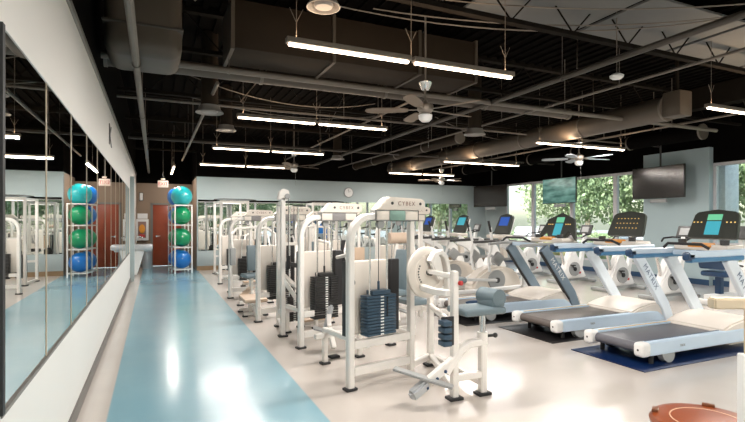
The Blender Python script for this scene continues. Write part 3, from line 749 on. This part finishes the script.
m = MB(); m.beam((0,-.22,0),(0,-.22,.22),.06,.06); m.beam((0,.22,0),(0,.22,.22),.06,.06); m.beam((0,-.25,.17),(0,.25,.17),.05,.05); m.beam((-.18,-.22,.045),(.18,-.22,.045),.05,.04); m.beam((-.18,.22,.045),(.18,.22,.045),.05,.04); m.build('bench_frame', WHITE, t)
m = MB(); foot_pad(m,-.16,-.22,.08); foot_pad(m,.16,-.22,.08); foot_pad(m,-.16,.22,.08); foot_pad(m,.16,.22,.08); m.build('rubber_foot', BLACK, t)
t = thing('fly_machine', 'white weight machine with a padded back and swing arms, fourth from the camera', 'weight machine', (1.34,9.7,0), R(8), G1)
tower(t, 15, STACKK, PLACARD_D, sz=.36); seat_unit_fly(t); M4 = t
# tall cable column between second and third machine
def cable_column(label, x, y, rz):
    t = thing('cable_column', label, 'weight machine', (x,y,0), rz, G1)
    m = MB(); m.beam((0,0,0),(0,0,1.80),.055,.06); m.beam((.09,.62,0),(.09,.62,1.74),.055,.06); m.build('post', WHITE, t)
    m = MB(); m.beam((0,0,.1),(.09,.62,.1),.05,.05); m.beam((0,0,1.74),(.09,.62,1.74),.05,.05); m.beam((0,0,.75),(.25,-.1,.35),.05,.05); m.beam((0.02,.1,.8),(.3,.3,.55),.05,.05); m.beam((-.02,0,1.2),(.3,.1,1.2),.04,.04); m.build('cross_brace', WHITE, t)
    m = MB(); m.prism([(-.07,1.78),(-.05,1.88),(.0,1.92),(.07,1.90),(.09,1.80),(.05,1.76)], -.03,.05,'xz',.006); m.build('pulley_housing', WHITE, t)
    m = MB(); m.cyl((.05,-.05,1.82),(.05,-.02,1.82),.035); m.build('pulley', GREY, t)
    m = MB(); m.cyl((.06,-.05,1.8),(.06,-.05,1.05),.004,seg=6); m.build('cable', DARK, t)
    m = MB(); m.cyl((.06,-.05,1.05),(.06,-.05,.88),.025); m.build('cable_stop', BLACK, t)
    m = MB(); m.box((.16,.05,.92),(.22,.1,.06),.015,rot=(0,R(15),0)); m.build('arm_pad', DARK, t)
    m = MB(); foot_pad(m,0,0,.12); foot_pad(m,.09,.62,.12); m.build('rubber_foot', BLACK, t)
    stack(t, .24, .35, .12, 12, .2, .1, STACKK, 1.7)
    return t
CC = cable_column('tall narrow cable column with a pulley head between the second and third machines', 1.52, 6.22, 0)
# second row further right, behind
G2 = 'white weight machines in the middle row'
M3b = dup(M2, 'white weight machine with slate seat, directly behind the nearest machine', (3.05,6.6,0), R(-6), G2)
for c in kids(M3b):
    if c.name.startswith('backrest'): bpy.data.objects.remove(c)
dup(M3, 'white rowing weight machine with a tan chest pad, second in the middle row', (2.75,8.7,0), R(-4), G2)
dup(M4, 'white fly weight machine, third in the middle row', (2.95,10.8,0), R(5), G2)
dup(M2, 'white leg weight machine at the far end of the middle row', (2.9,13.0,0), R(8), G2)
dup(M3, 'white rowing weight machine at the far end of the left row', (1.42,12.0,0), R(6), G1)
# preacher bench with tan roller seen through the first machine
t = thing('roller_bench', 'white bench with a fat tan roller pad behind the nearest machine', 'bench', (2.98,5.85,0), R(5))
m = MB(); m.beam((0,0,0),(0,0,1.22),.05,.05); m.beam((-.3,0,.04),(.3,0,.04),.06,.06); m.beam((0,-.4,.04),(0,.0,.04),.06,.06); m.beam((0,-.4,.04),(0,-.4,.45),.05,.05); m.build('frame', WHITE, t)
m = MB(); m.cyl((-.12,0,1.27),(.16,0,1.27),.075,seg=24); m.build('roller_pad', CARDB, t)
m = MB(); m.cyl((.16,0,1.27),(.21,0,1.27),.06); m.build('roller_cap', NAVY, t)
m = MB(); m.box((0,-.4,.48),(.3,.35,.07),.02); m.build('seat', PAD, t)
m = MB(); m.tube([(.05,-.05,1.0),(.1,-.15,.95),(.05,-.2,.85),(0,-.05,.8)],.02); m.tube([(.15,-.05,1.0),(.25,-.15,.95),(.2,-.2,.85),(.05,-.05,.8)],.02); m.build('handle', DARK, t)

# tall cable frame at the back
def cable_frame(label, x, y, rz, w=.72, h=2.05):
    t = thing('cable_frame', label, 'weight machine', (x,y,0), rz, 'tall cable frames')
    m = MB()
    for xx in (0,w): m.beam((xx,0,0),(xx,0,h),.06,.06); m.beam((xx,.9,0),(xx,.9,h),.06,.06)
    m.build('post', WHITE, t)
    m = MB()
    for y_ in (0,.9): m.beam((0,y_,h-.03),(w,y_,h-.03),.06,.06); 
    for xx in (0,w): m.beam((xx,0,h-.03),(xx,.9,h-.03),.05,.05); m.beam((xx,0,.05),(xx,.9,.05),.05,.05)
    m.beam((0,.9,.5),(w,.9,.5),.05,.05); m.beam((0,0,1.1),(w,0,1.1),.04,.04); m.build('cross_beam', WHITE, t)
    m = MB(); m.tube([(-.2,-.1,h+.02),(0,-.06,h+.04),(w/2,-.06,h+.04),(w,-.06,h+.04),(w+.2,-.1,h+.02)],.015); m.build('pull_up_bar', DARK, t)
    stack(t, .2, .45, .15, 18, .22, .12, STACKK, h-.05)
    m = MB(); m.cyl((w-.18,-.02,h-.06),(w-.18,-.02,1.4),.004,seg=6); m.build('cable', DARK, t)
    m = MB(); m.cyl((w-.32,-.02,1.4),(w-.04,-.02,1.4),.014); m.build('handle', DARK, t)
    m = MB()
    for xx in (0,w):
        for y_ in (0,.9): foot_pad(m,xx,y_,.12)
    m.build('rubber_foot', BLACK, t)
    return t
CF = cable_frame('tall white cable frame at the far end of the left row, nearest the ball rack', 1.62, 13.5, R(4))
dup(CF, 'tall white cable frame by the back wall mirrors, left of the clock', (4.3,13.9,0), R(-5))
# plinth with a blue ball far behind
t = thing('storage_stand', 'low grey storage stand against the back wall mirrors', 'stand', (5.05,15.15,0))
m = MB(); m.b2(-.3,.3,-.25,.25,.0,.9,.02); m.build('stand_body', GREY, t); MB().b2(-.26,.26,-.258,-.25,.1,.8,.004).build('door_panel', PAD, t)
t = thing('exercise_ball', 'blue exercise ball on the grey stand by the back wall', 'exercise ball', (5.05,15.15,.9))
MB().sph((0,0,.30),.30,seg=40).build('ball_shell', BLUEB, t); MB().sph((0,-.29,.35),.018).build('plug', WPLAS, t)

# ------------------------------------------------------------------ treadmills
def console(t, x, z, w, h, tilt, shape='slab', screen='teal'):
    MM = Matrix.Translation((x,0,z)) @ Matrix.Rotation(R(tilt),4,'Y')
    def C(): return MB(MM)
    # console plane: local y width, local z height, faces -x
    hw = w/2
    m = C()
    if shape == 'slab': pts = [(-hw*1.0,0),(-hw*1.04,h*.12),(-hw*.92,h*.85),(-hw*.8,h*.95),(0,h*1.04),(hw*.8,h*.95),(hw*.92,h*.85),(hw*1.04,h*.12),(hw*1.0,0)]
    else: pts = [(-hw*.55,h*.05),(-hw*.78,h*.3),(-hw*1.3,-.05*h),(-hw*1.25,.12*h),(-hw*.85,h*.8),(0,h*1.05),(hw*.85,h*.8),(hw*1.25,.12*h),(hw*1.3,-.05*h),(hw*.78,h*.3),(hw*.55,h*.05)]
    m.prism(pts, -.03, .03, 'yz', .008); c = m.build('console', OLIVE, t)
    m = C(); m.prism([(a*.9, b_*.9+.02) for a, b_ in ([(-hw,0.0),(-hw*.9,h*.9),(hw*.9,h*.9),(hw,0.0)] if shape=='slab' else [(-hw*.6,.1*h),(-hw*.7,h*.7),(hw*.7,h*.7),(hw*.6,.1*h)])], .03,.07,'yz',.006); m.build('console_back', WPLAS if shape=='slab' else DARK, c)
    if screen == 'teal':
        m = C(); m.b2(-.036,-.031,-.085,.085,h*.12,h*.60); m.build('screen', SCR, c)
        m = C(); m.b2(-.036,-.031,-.085,.085,h*.64,h*.85); m.build('screen', SCRG, c)
        m = C()
        for s in (-1,1):
            for k in range(3): m.b2(-.034,-.0305,s*(.15+.045*k)-.008,s*(.15+.045*k)+.008,h*.55,h*.585)
        m.build('button_light', LED, c)
    elif screen == 'led':
        m = C()
        for r_ in range(3):
            for k in range(7): m.b2(-.034,-.0305,-.17+.055*k-.007,-.17+.055*k+.007,h*(.3+.2*r_),h*(.3+.2*r_)+.010)
        m.build('button_light', LED, c)
    else:
        m = C(); m.b2(-.036,-.031,-.13,.13,h*.4,h*.85); m.build('screen', SCRB if screen=='blue' else SCR, c)
    return c
def treadmill(label, x, y, up_mat, side_mat, belt, shape, screen, w=.82, rail=BLUEW, cx=1.74, cw=.56, chh=.37, cz=1.27, thin=False, lettering=True, cap=WPLAS, upw=.17, flip=1):
    t = thing('treadmill', label, 'treadmill', (x,y,0), 0, 'treadmills facing the windows')
    h = w/2
    for s in (-1,1):
        m = MB(); m.prism([(.10,.10),(.08,.15),(.10,.225),(.14,.235),(1.75,.235),(1.9,.22),(2.1,.10),(1.9,.09),(.16,.095)], s*(h-.055)-.05, s*(h-.055)+.05,'xz',.008); r_ = m.build('side_rail', side_mat, t)
        m = MB(); m.box((.06,s*(h-.05),.165),(.13,.125,.15),.035,seg=4); m.build('rear_cap', cap, r_)
        MB().cyl((.0,s*(h-.05),.165),(-.006,s*(h-.05),.165),.012,seg=12).build('adjuster_hole', BLACK, r_)
        m = MB(); m.b2(.14,1.5,s*(h-.055)-.035,s*(h-.055)-.020,.235,.238) if s>0 else m.b2(.14,1.5,s*(h-.055)+.02,s*(h-.055)+.035,.235,.238)
        m.build('edge_line', YELL if s>0 else NAVY, r_)
        m = MB(); m.cyl((.42,s*(h-.075),.09),(.42,s*(h-.015),.10),.099,seg=28); m.build('wheel_cover', GREY if s<0 else BLACK, t)
    m = MB(); m.b2(.10,1.6,-h+.11,h-.11,.11,.215,.004); m.cyl((.10,-h+.11,.165),(.10,h-.11,.165),.052,seg=20); m.build('belt', belt, t)
    m = MB(); m.prism([(1.35,.20),(1.38,.245),(1.55,.30),(1.8,.34),(2.05,.335),(2.2,.28),(2.26,.16),(2.24,.06),(1.5,.06)], -h+.02, h-.02,'xz',.02); m.build('motor_hood', CREAM, t)
    for s in (-1,1):
        yy = s*(h-.02)
        m = MB(); m.rtube([(2.14,yy,.08),(2.04,yy,.30),(1.72,yy,.72),(1.45,yy,1.07)], upw, .062, up=(0,1,0)); u = m.build('upright', up_mat, t)
        if up_mat is DSTEEL:
            m = MB(); dv = Vector((1.45-2.04,0,.77)).normalized(); nv = Vector((-.77,0,-.59)).normalized()*(upw/2+.006)
            m.beam(Vector((2.06,yy,.27))+nv, Vector((1.46,yy,1.05))+nv, .055,.014,b=0,up=tuple(nv)); m.build('edge_trim', BLACK, u)
        if lettering and s < 0:
            p = Vector((1.72,yy-.034,.72)); dv = Vector((2.04-1.45,0,.30-1.07)).normalized()
            text('MATRIX', .105, 'lettering', BLUEINK if up_mat is not DSTEEL else WPLAS, u, basis(p, dv, Vector((0,-1,0)).cross(dv)), .001, space=1.2)
        # handrail
        if thin:
            m = MB(); m.rtube([(1.0,yy,1.10),(1.3,yy,1.12),(cx+.05,yy,1.13)], .045,.05, up=(0,1,0)); m.build('handrail', GREY, t); continue
        m = MB(); m.rtube([(.73,yy,1.115),(.80,yy,1.125),(1.3,yy,1.12),(cx+.05,yy,1.13)], .075, .085, up=(0,1,0)); hr = m.build('handrail', rail, t)
        m = MB(); m.box((.76,yy,1.105),(.13,.085,.10),.03); m.build('rail_tip', NAVY, hr)
        m = MB(); m.rtube([(.76,yy,1.065),(1.7,yy,1.065)], .055,.079, up=(0,1,0)); m.build('rail_underside', BLUEP, hr)
    m = MB(); m.beam((1.5,-h+.05,1.10),(1.5,h-.05,1.10),.05,.06); m.build('crossbar', rail, t)
    m = MB(); m.tube([(1.25,-h+.1,1.17),(1.22,-.2,1.22),(1.22,.2,1.22),(1.25,h-.1,1.17)],.018); m.build('grip_bar', BLACK, t)
    m = MB(); m.box((cx-.08,0,1.17),(.32,w-.1,.07),.02); tr = m.build('tray', CREAM, t)
    for s in (-1,1):
        m = MB(); m.lathe([(0,0),(.045,0),(.05,.06),(.042,.06),(.04,.01),(0,.01)], (cx-.17,s*.25,1.205)); m.build('cup_holder', DARK, tr)
    MB().box((cx-.2,0,1.2),(.10,.28,.03),.01,rot=(0,R(-20),0)).build('button_strip', ORG, tr)
    console(t, cx, cz, cw, chh, 22, shape, screen)
    if lettering: text('TREX', .035, 'lettering', GREY, t, basis((.62,-h-.0065,.165),(1,0,0),(0,0,1)), .001)
    m = MB(); 
    for s in (-1,1):
        m.cyl((1.95,s*.3,.0),(1.95,s*.3,.07),.03,seg=12); m.cyl((.22,s*.3,.0),(.22,s*.3,.1),.025,seg=12)
    m.build('rubber_foot', BLACK, t)
    return t
def floormat(label, x0, x1, y0, y1, mt):
    o = MB().b2(x0,x1,y0,y1,.0005,.009,.002).build('floor_mat', mt); tag(o, label, 'mat', 'mats under the treadmills')
floormat('dark blue mat under the nearest treadmill', 4.42, 7.1, 3.27, 4.2, MATB)
floormat('black mat under the second treadmill', 4.43, 7.1, 4.50, 5.52, MATK)
floormat('black mat under the treadmill with slate uprights', 4.05, 6.7, 5.75, 6.85, MATK)
LIFT = .009
t1 = treadmill('nearest treadmill with white uprights and a teal console screen, on the dark blue mat', 4.53, 3.745, COOLW, BLUEW, BELTG, 'slab', 'teal', w=.74); t1.location.z = LIFT
t2 = treadmill('second treadmill with white uprights and a dark console of amber lights', 4.55, 4.97, COOLW, BLUEW, BELT, 'slab', 'led'); t2.location.z = LIFT
t3 = treadmill('third treadmill with slate grey uprights and a winged dark console', 4.18, 6.31, DSTEEL, BLUEW, BELT, 'wing', 'teal', w=.84, upw=.17, cx=2.12, cw=.66, chh=.46, cz=1.18, thin=True); t3.location.z = LIFT
m = MB(); m.sph((.12,-.37,.29),.1,(1.3,.5,.3)); m.build('rear_badge', NAVY, t3)

# curved white cardio machines beyond
def glider(label, x, y, screen='teal'):
    t = thing('elliptical_trainer', label, 'elliptical trainer', (x,y,0), 0, 'curved white cardio machines')
    m = MB()
    for s in (-1,1): m.rtube([(0,s*.3,.22),(.8,s*.3,.22),(1.9,s*.26,.24)], .07,.09, up=(0,1,0))
    m.box((0,0,.08),(.12,.7,.12),.03); m.box((1.9,0,.08),(.14,.7,.12),.03); m.box((0,.3,.15),(.06,.08,.1)); m.box((0,-.3,.15),(.06,.08,.1)); m.beam((1.9,-.25,.2),(1.9,.25,.2),.08,.1); m.build('base_frame', WPLAS, t)
    m = MB(); m.prism([(.9,.12),(.88,.28),(1.0,.48),(1.25,.62),(1.6,.64),(1.9,.55),(2.05,.36),(2.02,.12)], -.16,.16,'xz',.05); hs = m.build('housing', CREAM, t)
    m = MB(); m.cyl((1.42,-.19,.38),(1.42,-.16,.38),.19,seg=32); m.build('crank_disc', GREY, hs)
    m = MB(); m.cyl((1.42,-.215,.38),(1.42,-.19,.38),.05,seg=20); m.build('crank_hub', DARK, hs)
    for s in (-1,1):
        m = MB(); m.rtube([(1.97,s*.34,.15),(1.99,s*.35,.36),(1.95,s*.36,.60),(1.84,s*.37,.82),(1.64,s*.38,1.0),(1.38,s*.38,1.10)], .19,.07, up=(0,1,0)); m.build('curved_upright', WPLAS, t)
        m = MB(); m.rtube([(1.2,s*.25,.55),(1.15,s*.27,.8),(1.22,s*.3,1.05),(1.15,s*.33,1.38)], .04,.05, up=(0,1,0)); a = m.build('swing_arm', WPLAS, t)
        m = MB(); m.cyl((1.16,s*.33,1.3),(1.10,s*.34,1.5),.022); m.build('hand_grip', BLACK, a)
        m = MB(); m.box((.62+s*.14,s*.2,.42-s*.05),(.36,.14,.05),.015,rot=(0,R(-12*s),0)); f = m.build('foot_pedal', GREY, t)
        m = MB(); m.beam((.80+s*.14,s*.2,.40-s*.03),(1.4,s*.2,.48+s*.1),.05,.05); m.build('pedal_arm', WPLAS, f)
        m = MB(); m.box((1.30,s*.36,.80),(.20,.09,.22),.03,rot=(0,R(38),0)); m.beam((1.35,s*.36,.78),(1.75,s*.36,.80),.05,.05); m.build('side_pad', GREY, t)
    m = MB(); m.rtube([(.75,-.38,1.12),(1.2,-.38,1.13),(1.7,-.38,1.12)],.05,.06,up=(0,1,0)); m.rtube([(.75,.38,1.12),(1.2,.38,1.13),(1.7,.38,1.12)],.05,.06,up=(0,1,0)); m.beam((1.55,-.38,1.12),(1.55,.38,1.12),.05,.05); m.build('handrail', DARK, t)
    m = MB(); m.box((1.62,0,1.2),(.25,.5,.07),.02); m.beam((1.75,0,.75),(1.68,0,1.2),.1,.1); m.build('tray', CREAM, t)
    console(t, 1.68, 1.25, .42, .40, 22, 'slab', screen)
    return t
glider('elliptical trainer with a blue screen just beyond the slate treadmill', 4.5, 7.6, 'blue')
glider('elliptical trainer with a pale screen, second beyond the slate treadmill', 4.5, 9.05, 'teal2')
glider('elliptical trainer farthest back in the cardio row', 4.5, 10.5, 'blue')

# second row: bikes near the windows
def bike(label, x, y, rz=0, frame=WPLAS, seatm=DARK):
    t = thing('exercise_bike', label, 'exercise bike', (x,y,0), rz, 'exercise bikes by the windows')
    m = MB(); m.box((0,0,.05),(.1,.5,.08),.03); m.box((1.05,0,.05),(.1,.5,.08),.03); m.beam((0,0,.08),(1.05,0,.08),.08,.06); m.build('base_frame', GREY, t)
    m = MB(); m.prism([(.10,.1),(.42,.78),(.58,.80),(.95,.12)], -.09,.09,'xz',.03); b_ = m.build('body', frame, t)
    for s in (-1,1):
        m = MB(); m.cyl((.52,s*.09,.34),(.52,s*.115,.34),.17,seg=28); m.build('crank_disc', GREY, b_)
        m = MB(); m.cyl((.52,s*.115,.34),(.52,s*.13,.34),.05,seg=20); m.beam((.52,s*.13,.34),(.52+s*.14,s*.14,.34-s*.1),.03,.02); m.box((.52+s*.14,s*.19,.34-s*.1),(.1,.09,.03),.01); m.build('pedal', BLACK, b_)
    m = MB(); m.b2(.60,.74,-.094,-.088,.22,.27); m.build('red_label', REDT, b_)
    m = MB(); m.beam((.28,0,.45),(.15,0,.88),.05,.05); m.build('seat_post', STEEL, t)
    m = MB(); m.prism([(0.02,-.12),(.12,-.13),(.32,-.03),(.34,0),(.32,.03),(.12,.13),(.02,.12),(-.02,0)], .88,.95,'xy',.02); m.build('seat', seatm, t)
    m = MB(); m.beam((.80,0,.35),(.98,0,1.18),.08,.1); m.build('mast', frame, t)
    m = MB(); m.tube([(.62,-.22,1.10),(.72,-.25,1.16),(.92,-.2,1.18),(.96,0,1.17),(.92,.2,1.18),(.72,.25,1.16),(.62,.22,1.10)],.018); m.build('handlebar', BLACK, t)
    m = MB(); m.box((1.02,0,1.28),(.05,.34,.26),.02,rot=(0,R(22),0)); c = m.build('console', DARK, t)
    m = MB(); m.box((.99,0,1.29),(.01,.2,.14),0,rot=(0,R(22),0)); m.build('screen', GREY, c)
    return t
bk = bike('white exercise bike behind the nearest treadmill, in front of the blue column', 8.55, 6.2)
for x, y, l in ((8.65,7.4,'white exercise bike before the left edge of the blue column'), (8.75,8.8,'white exercise bike by the window between the grey-bladed fan and the column'), (8.7,10.2,'white exercise bike below the television with a green-blurred screen'), (8.7,11.7,'white exercise bike by the windows, second from the far corner'), (8.7,13.2,'white exercise bike nearest the far corner television')):
    dup(bk, l, (x,y,0))
# recumbent bike with dark seat
t = thing('recumbent_bike', 'recumbent bike with a dark blue seat behind the nearest console', 'exercise bike', (8.95,5.42,0), R(0))
m = MB(); m.box((0,0,.06),(.1,.6,.1),.03); m.box((1.4,0,.06),(.1,.5,.1),.03); m.beam((0,0,.14),(1.4,0,.14),.12,.1); m.build('base_frame', WPLAS, t)
m = MB(); m.box((.35,0,.55),(.4,.45,.1),.04); m.beam((.35,0,.15),(.35,0,.52),.1,.1); m.build('seat', NAVY, t)
m = MB(); m.box((.1,0,.86),(.09,.45,.46),.04,rot=(0,R(-15),0)); m.build('backrest', NAVY, t)
m = MB(); m.tube([(.05,-.3,.8),(.35,-.32,.72),(.5,-.3,.7)],.018); m.tube([(.05,.3,.8),(.35,.32,.72),(.5,.3,.7)],.018); m.beam((.06,-.3,.8),(.06,.3,.8),.03,.03); m.build('side_handle', BLACK, t)
m = MB(); m.prism([(.8,.1),(.85,.6),(1.1,.75),(1.35,.6),(1.45,.1)],-.12,.12,'xz',.04); m.beam((1.15,0,.7),(1.0,0,1.2),.08,.08); m.build('housing', WPLAS, t)
m = MB(); m.box((.98,0,1.28),(.05,.36,.26),.02,rot=(0,R(20),0)); m.build('console', DARK, t)
# stretching stool far left of treadmills etc. : low wooden round table bottom right
t = thing('round_wooden_stool', 'low round orange wooden stool at the bottom right corner', 'stool', (2.585,1.56,0), R(11))
m = MB(); m.lathe([(0,.42),(.23,.42),(.26,.435),(.265,.455),(.25,.475),(.22,.48),(0,.48)], seg=56); m.build('seat', ORANGE, t)
m = MB(); m.lathe([(.165,.4795),(.171,.4795),(.171,.4812),(.165,.4812),(.165,.4795)], seg=56); m.build('inlay_ring', SEAM, t)
for k in range(4):
    a = R(90*k+20); MM = Matrix.Rotation(a,4,'Z')
    m = MB(MM); m.beam((.21,0,.0),(.17,0,.43),.04,.04); m.build('leg', ORANGED, t)
    m = MB(MM); m.box((.235,0,.484),(.03,.06,.018),.004); m.build('rim_block', ORANGED, t)
m = MB(); m.beam((-.17,-.06,.2),(.17,.06,.2),.03,.03); m.build('stretcher', ORANGED, t)
# beige tube frame at the right edge
t = thing('beige_rail_frame', 'beige tubular machine frame cropped by the right edge', 'exercise machine', (2.37,1.247,0), R(-24))
m = MB(); m.rtube([(.0,0,0),(.0,0,1.12)],.048,.048,up=(0,1,0)); m.beam((.55,0,0),(.55,0,1.12),.048,.048); m.build('post', BEIGE, t)
m = MB(); m.beam((-.18,0,1.143),(.65,0,1.143),.052,.047); m.build('top_rail', BEIGE, t)
m = MB(); m.b2(.03,.043,-.026,.026,.03,1.12); m.build('edge_strip', BLACK, t)
m = MB(); m.box((0.0,-.0,.46),(.086,.07,.92),.008); m.build('lower_sleeve', WPLAS, t)
m = MB(); m.beam((-.05,0,.03),(.65,0,.03),.06,.06); m.build('base_bar', BEIGE, t)

# ------------------------------------------------------------------ outdoors
GZ = -.35
m = MB(); m.b2(12.06, 90, -60, 70, GZ-.1, GZ); m.b2(-30,12.06,-60,-4.2,GZ-.1,GZ); m.build('parking_ground', ASPH, kind='structure')
m = MB(); m.b2(12.06, 19, -20, 40, GZ, GZ+.03); m.b2(38,60,-40,70,GZ,GZ+.05); m.b2(-10,12.06,-14,-8,GZ,GZ+.03); o = m.build('lawn', GRASS, kind='structure')
MB().b2(12.45,13.0,7.12,7.75,GZ,3.6,.02).build('outside_column', STONE, kind='structure')
def crown_mesh(seed, n, R0, lm):
    rnd = random.Random(seed); bm = bmesh.new()
    for i in range(n):
        d = Vector((rnd.gauss(0,1), rnd.gauss(0,1), rnd.gauss(0,1))).normalized()
        rr = (rnd.random()**.4) * (1 + .45*noise.noise(d*2.3 + Vector((seed,0,0))))
        p = Vector((d.x*R0[0], d.y*R0[1], d.z*R0[2]))*rr
        s = .06+.08*rnd.random(); q = Euler((rnd.random()*6, rnd.random()*6, rnd.random()*6)).to_matrix()
        vs = [bm.verts.new(p + q @ Vector(v)*s) for v in ((-1,0,0),(0,-.5,.1),(1,0,0),(0,.5,.1))]
        bm.faces.new(vs)
    me = bpy.data.meshes.new('crown'); bm.to_mesh(me); bm.free(); me.materials.append(lm); return me
CR = [crown_mesh(1, 9000, (2.6,2.6,2.4), LEAF[0]), crown_mesh(2, 9000, (2.4,2.4,2.6), LEAF[1]), crown_mesh(3, 7000, (2.2,2.2,1.9), LEAF[2])]
def tree(label, x, y, h, k, s=1.0, name='tree'):
    h += .6 if x < 40 else .2
    t = thing(name, label, 'tree', (x,y,GZ), random.random()*6, 'trees outside the windows'); t.scale = (s,s,s)
    m = MB(); m.tube([(0,0,0),(.05,.02,h*.3),(0,.05,h*.6),(.03,0,h)],.14,8)
    for a in (0,2.1,4.2): m.tube([(0,0,h*.55),(.5*math.cos(a),.5*math.sin(a),h*.8),(1.1*math.cos(a),1.1*math.sin(a),h*1.05)],.05,6)
    m.build('trunk', TRUNK, t)
    o = bpy.data.objects.new('crown', CR[k]); COL.objects.link(o); o.parent = t; o.location = (0,0,h)
spots = [(19,15.5,3.4,0,1.0,'dense green tree outside, seen right beside the far corner television'),(20,19.5,3.6,1,1.0,'green tree outside behind the far corner television'),
 (19,12.0,3.6,1,1.05,'light green tree outside behind the television with a green-blurred screen'),(20,9.5,3.5,0,1.1,'dense green tree outside left of the blue column'),
 (27,26,4.2,0,1.4,'big tree across the parking lot, leftmost through the windows'),(28,18,4.2,1,1.4,'big tree across the parking lot, middle of the window view'),(27,13,4.0,2,1.3,'yellowish tree across the parking lot'),
 (22,7.3,2.2,2,.9,'yellow-green tree outside right of the stone pillar'),(30,9.0,4.2,0,1.4,'big dark tree across the parking lot behind the blue column'),(19,2,3.4,1,1.1,'tree outside beyond the nearest right windows'),
 (22,-4,3.4,0,1.2,'tree outside beyond the right windows behind the camera'),(8,-12,3.3,0,1.1,'dark tree outside behind the camera, right of the near windows'),(4.5,-12.5,3.2,1,1.1,'light green tree outside behind the camera, middle of the near windows'),(.8,-12,3.2,0,1.1,'dark tree outside behind the camera, left of the near windows'),(14,-13,3.4,1,1.2,'light green tree outside behind the camera at the building corner'),
 (38,34,4.6,0,1.8,'tallest far tree at the left of the window view'),(42,24,4.6,1,1.9,'tall far tree in the middle of the window view'),(44,15,4.6,0,1.9,'tall far tree at the right of the window view')]
for x, y, h, k, s, l in spots: tree(l, x, y, h, k, s)
def hedge(label, x, y, k, n):
    me = CR[k]; t = thing('shrub', label, 'shrub', (x,y,GZ), 0, 'shrubs outside the windows'); t.scale = (.32,.42,.30)
    o = bpy.data.objects.new('foliage', me); COL.objects.link(o); o.parent = t; o.location = (0,0,1.9)
    m = MB(); m.tube([(0,0,0),(0,0,1.9)],.15,6); m.build('stem', TRUNK, t)
hn = ['first','second','third','fourth','fifth','sixth']
for k in range(6): hedge(f'low shrub outside, {hn[k]} from the blue column end', 15.5, 8.2+k*2.6, (2,0,1)[k%3], 0)
def car(label, x, y, rz, mt):
    t = thing('car', label, 'car', (x,y,GZ), rz, 'cars in the parking lot')
    prof = [(-2.2,.35),(-2.25,.7),(-2.1,.88),(-1.5,.95),(-1.0,1.38),(-.6,1.46),(.5,1.45),(1.2,1.0),(1.95,.9),(2.2,.7),(2.22,.35)]
    m = MB(); m.prism(prof, -.88,.88,'xz',.06); m.build('body', mt, t)
    m = MB(); m.prism([(-1.38,.98),(-.95,1.33),(-.6,1.39),(.45,1.38),(1.02,1.0)], -.895,.895,'xz',.005); m.b2(-.9,.4,-.7,.7,1.3,1.31); m.build('side_window', CARG, t)
    for xx in (-1.35,1.35):
        for s in (-1,1):
            m = MB(); m.cyl((xx,s*.72,.32),(xx,s*.9,.32),.32,seg=24); w = m.build('wheel', BLACK, t)
            m = MB(); m.cyl((xx,s*.9,.32),(xx,s*.91,.32),.2,seg=18); m.build('hubcap', SILVER, w)
car('white car parked outside, seen left of the green-screened television', 24.5, 27.0, R(40), CARW)
car('grey car parked outside between the trees', 27, 21.0, R(35), CARR)
car('white car parked outside near the blue column', 24, 13.5, R(60), CARW)

# ------------------------------------------------------------------ lights, world, camera
w = bpy.data.worlds.new('sky'); SC.world = w; w.use_nodes = True
nt = w.node_tree; bg = nt.nodes['Background']; sk = nt.nodes.new('ShaderNodeTexSky')
sk.sky_type = 'NISHITA'; sk.sun_disc = False; sk.sun_elevation = R(50); sk.sun_rotation = R(250); sk.air_density = 1.2; sk.dust_density = 2.0
nt.links.new(sk.outputs[0], bg.inputs[0]); bg.inputs[1].default_value = .30
s = bpy.data.lights.new('sun', 'SUN'); s.energy = 6.5; s.angle = R(1); s.color = (1,.95,.86)
so = bpy.data.objects.new('sun', s); COL.objects.link(so); so.rotation_euler = Vector((.62,.25,-.75)).to_track_quat('-Z','Y').to_euler()
cam = bpy.data.cameras.new('camera'); co = bpy.data.objects.new('camera', cam); COL.objects.link(co); SC.camera = co
cam.sensor_width = 36; cam.lens = 485/745*36; cam.shift_y = 10/745; cam.clip_start = .05
co.location = (0,0,1.5); co.rotation_euler = (R(90), 0, -R(24.2))
vs = SC.view_settings; vs.view_transform = 'Standard'; vs.look = 'None'; vs.gamma = 1; vs.exposure = 0.85
try: vs.use_curve_mapping = False
except Exception: pass
SC.cycles.use_denoising = True
SC.cycles.max_bounces = 10; SC.cycles.glossy_bounces = 6; SC.cycles.sample_clamp_indirect = 6; SC.cycles.caustics_reflective = False
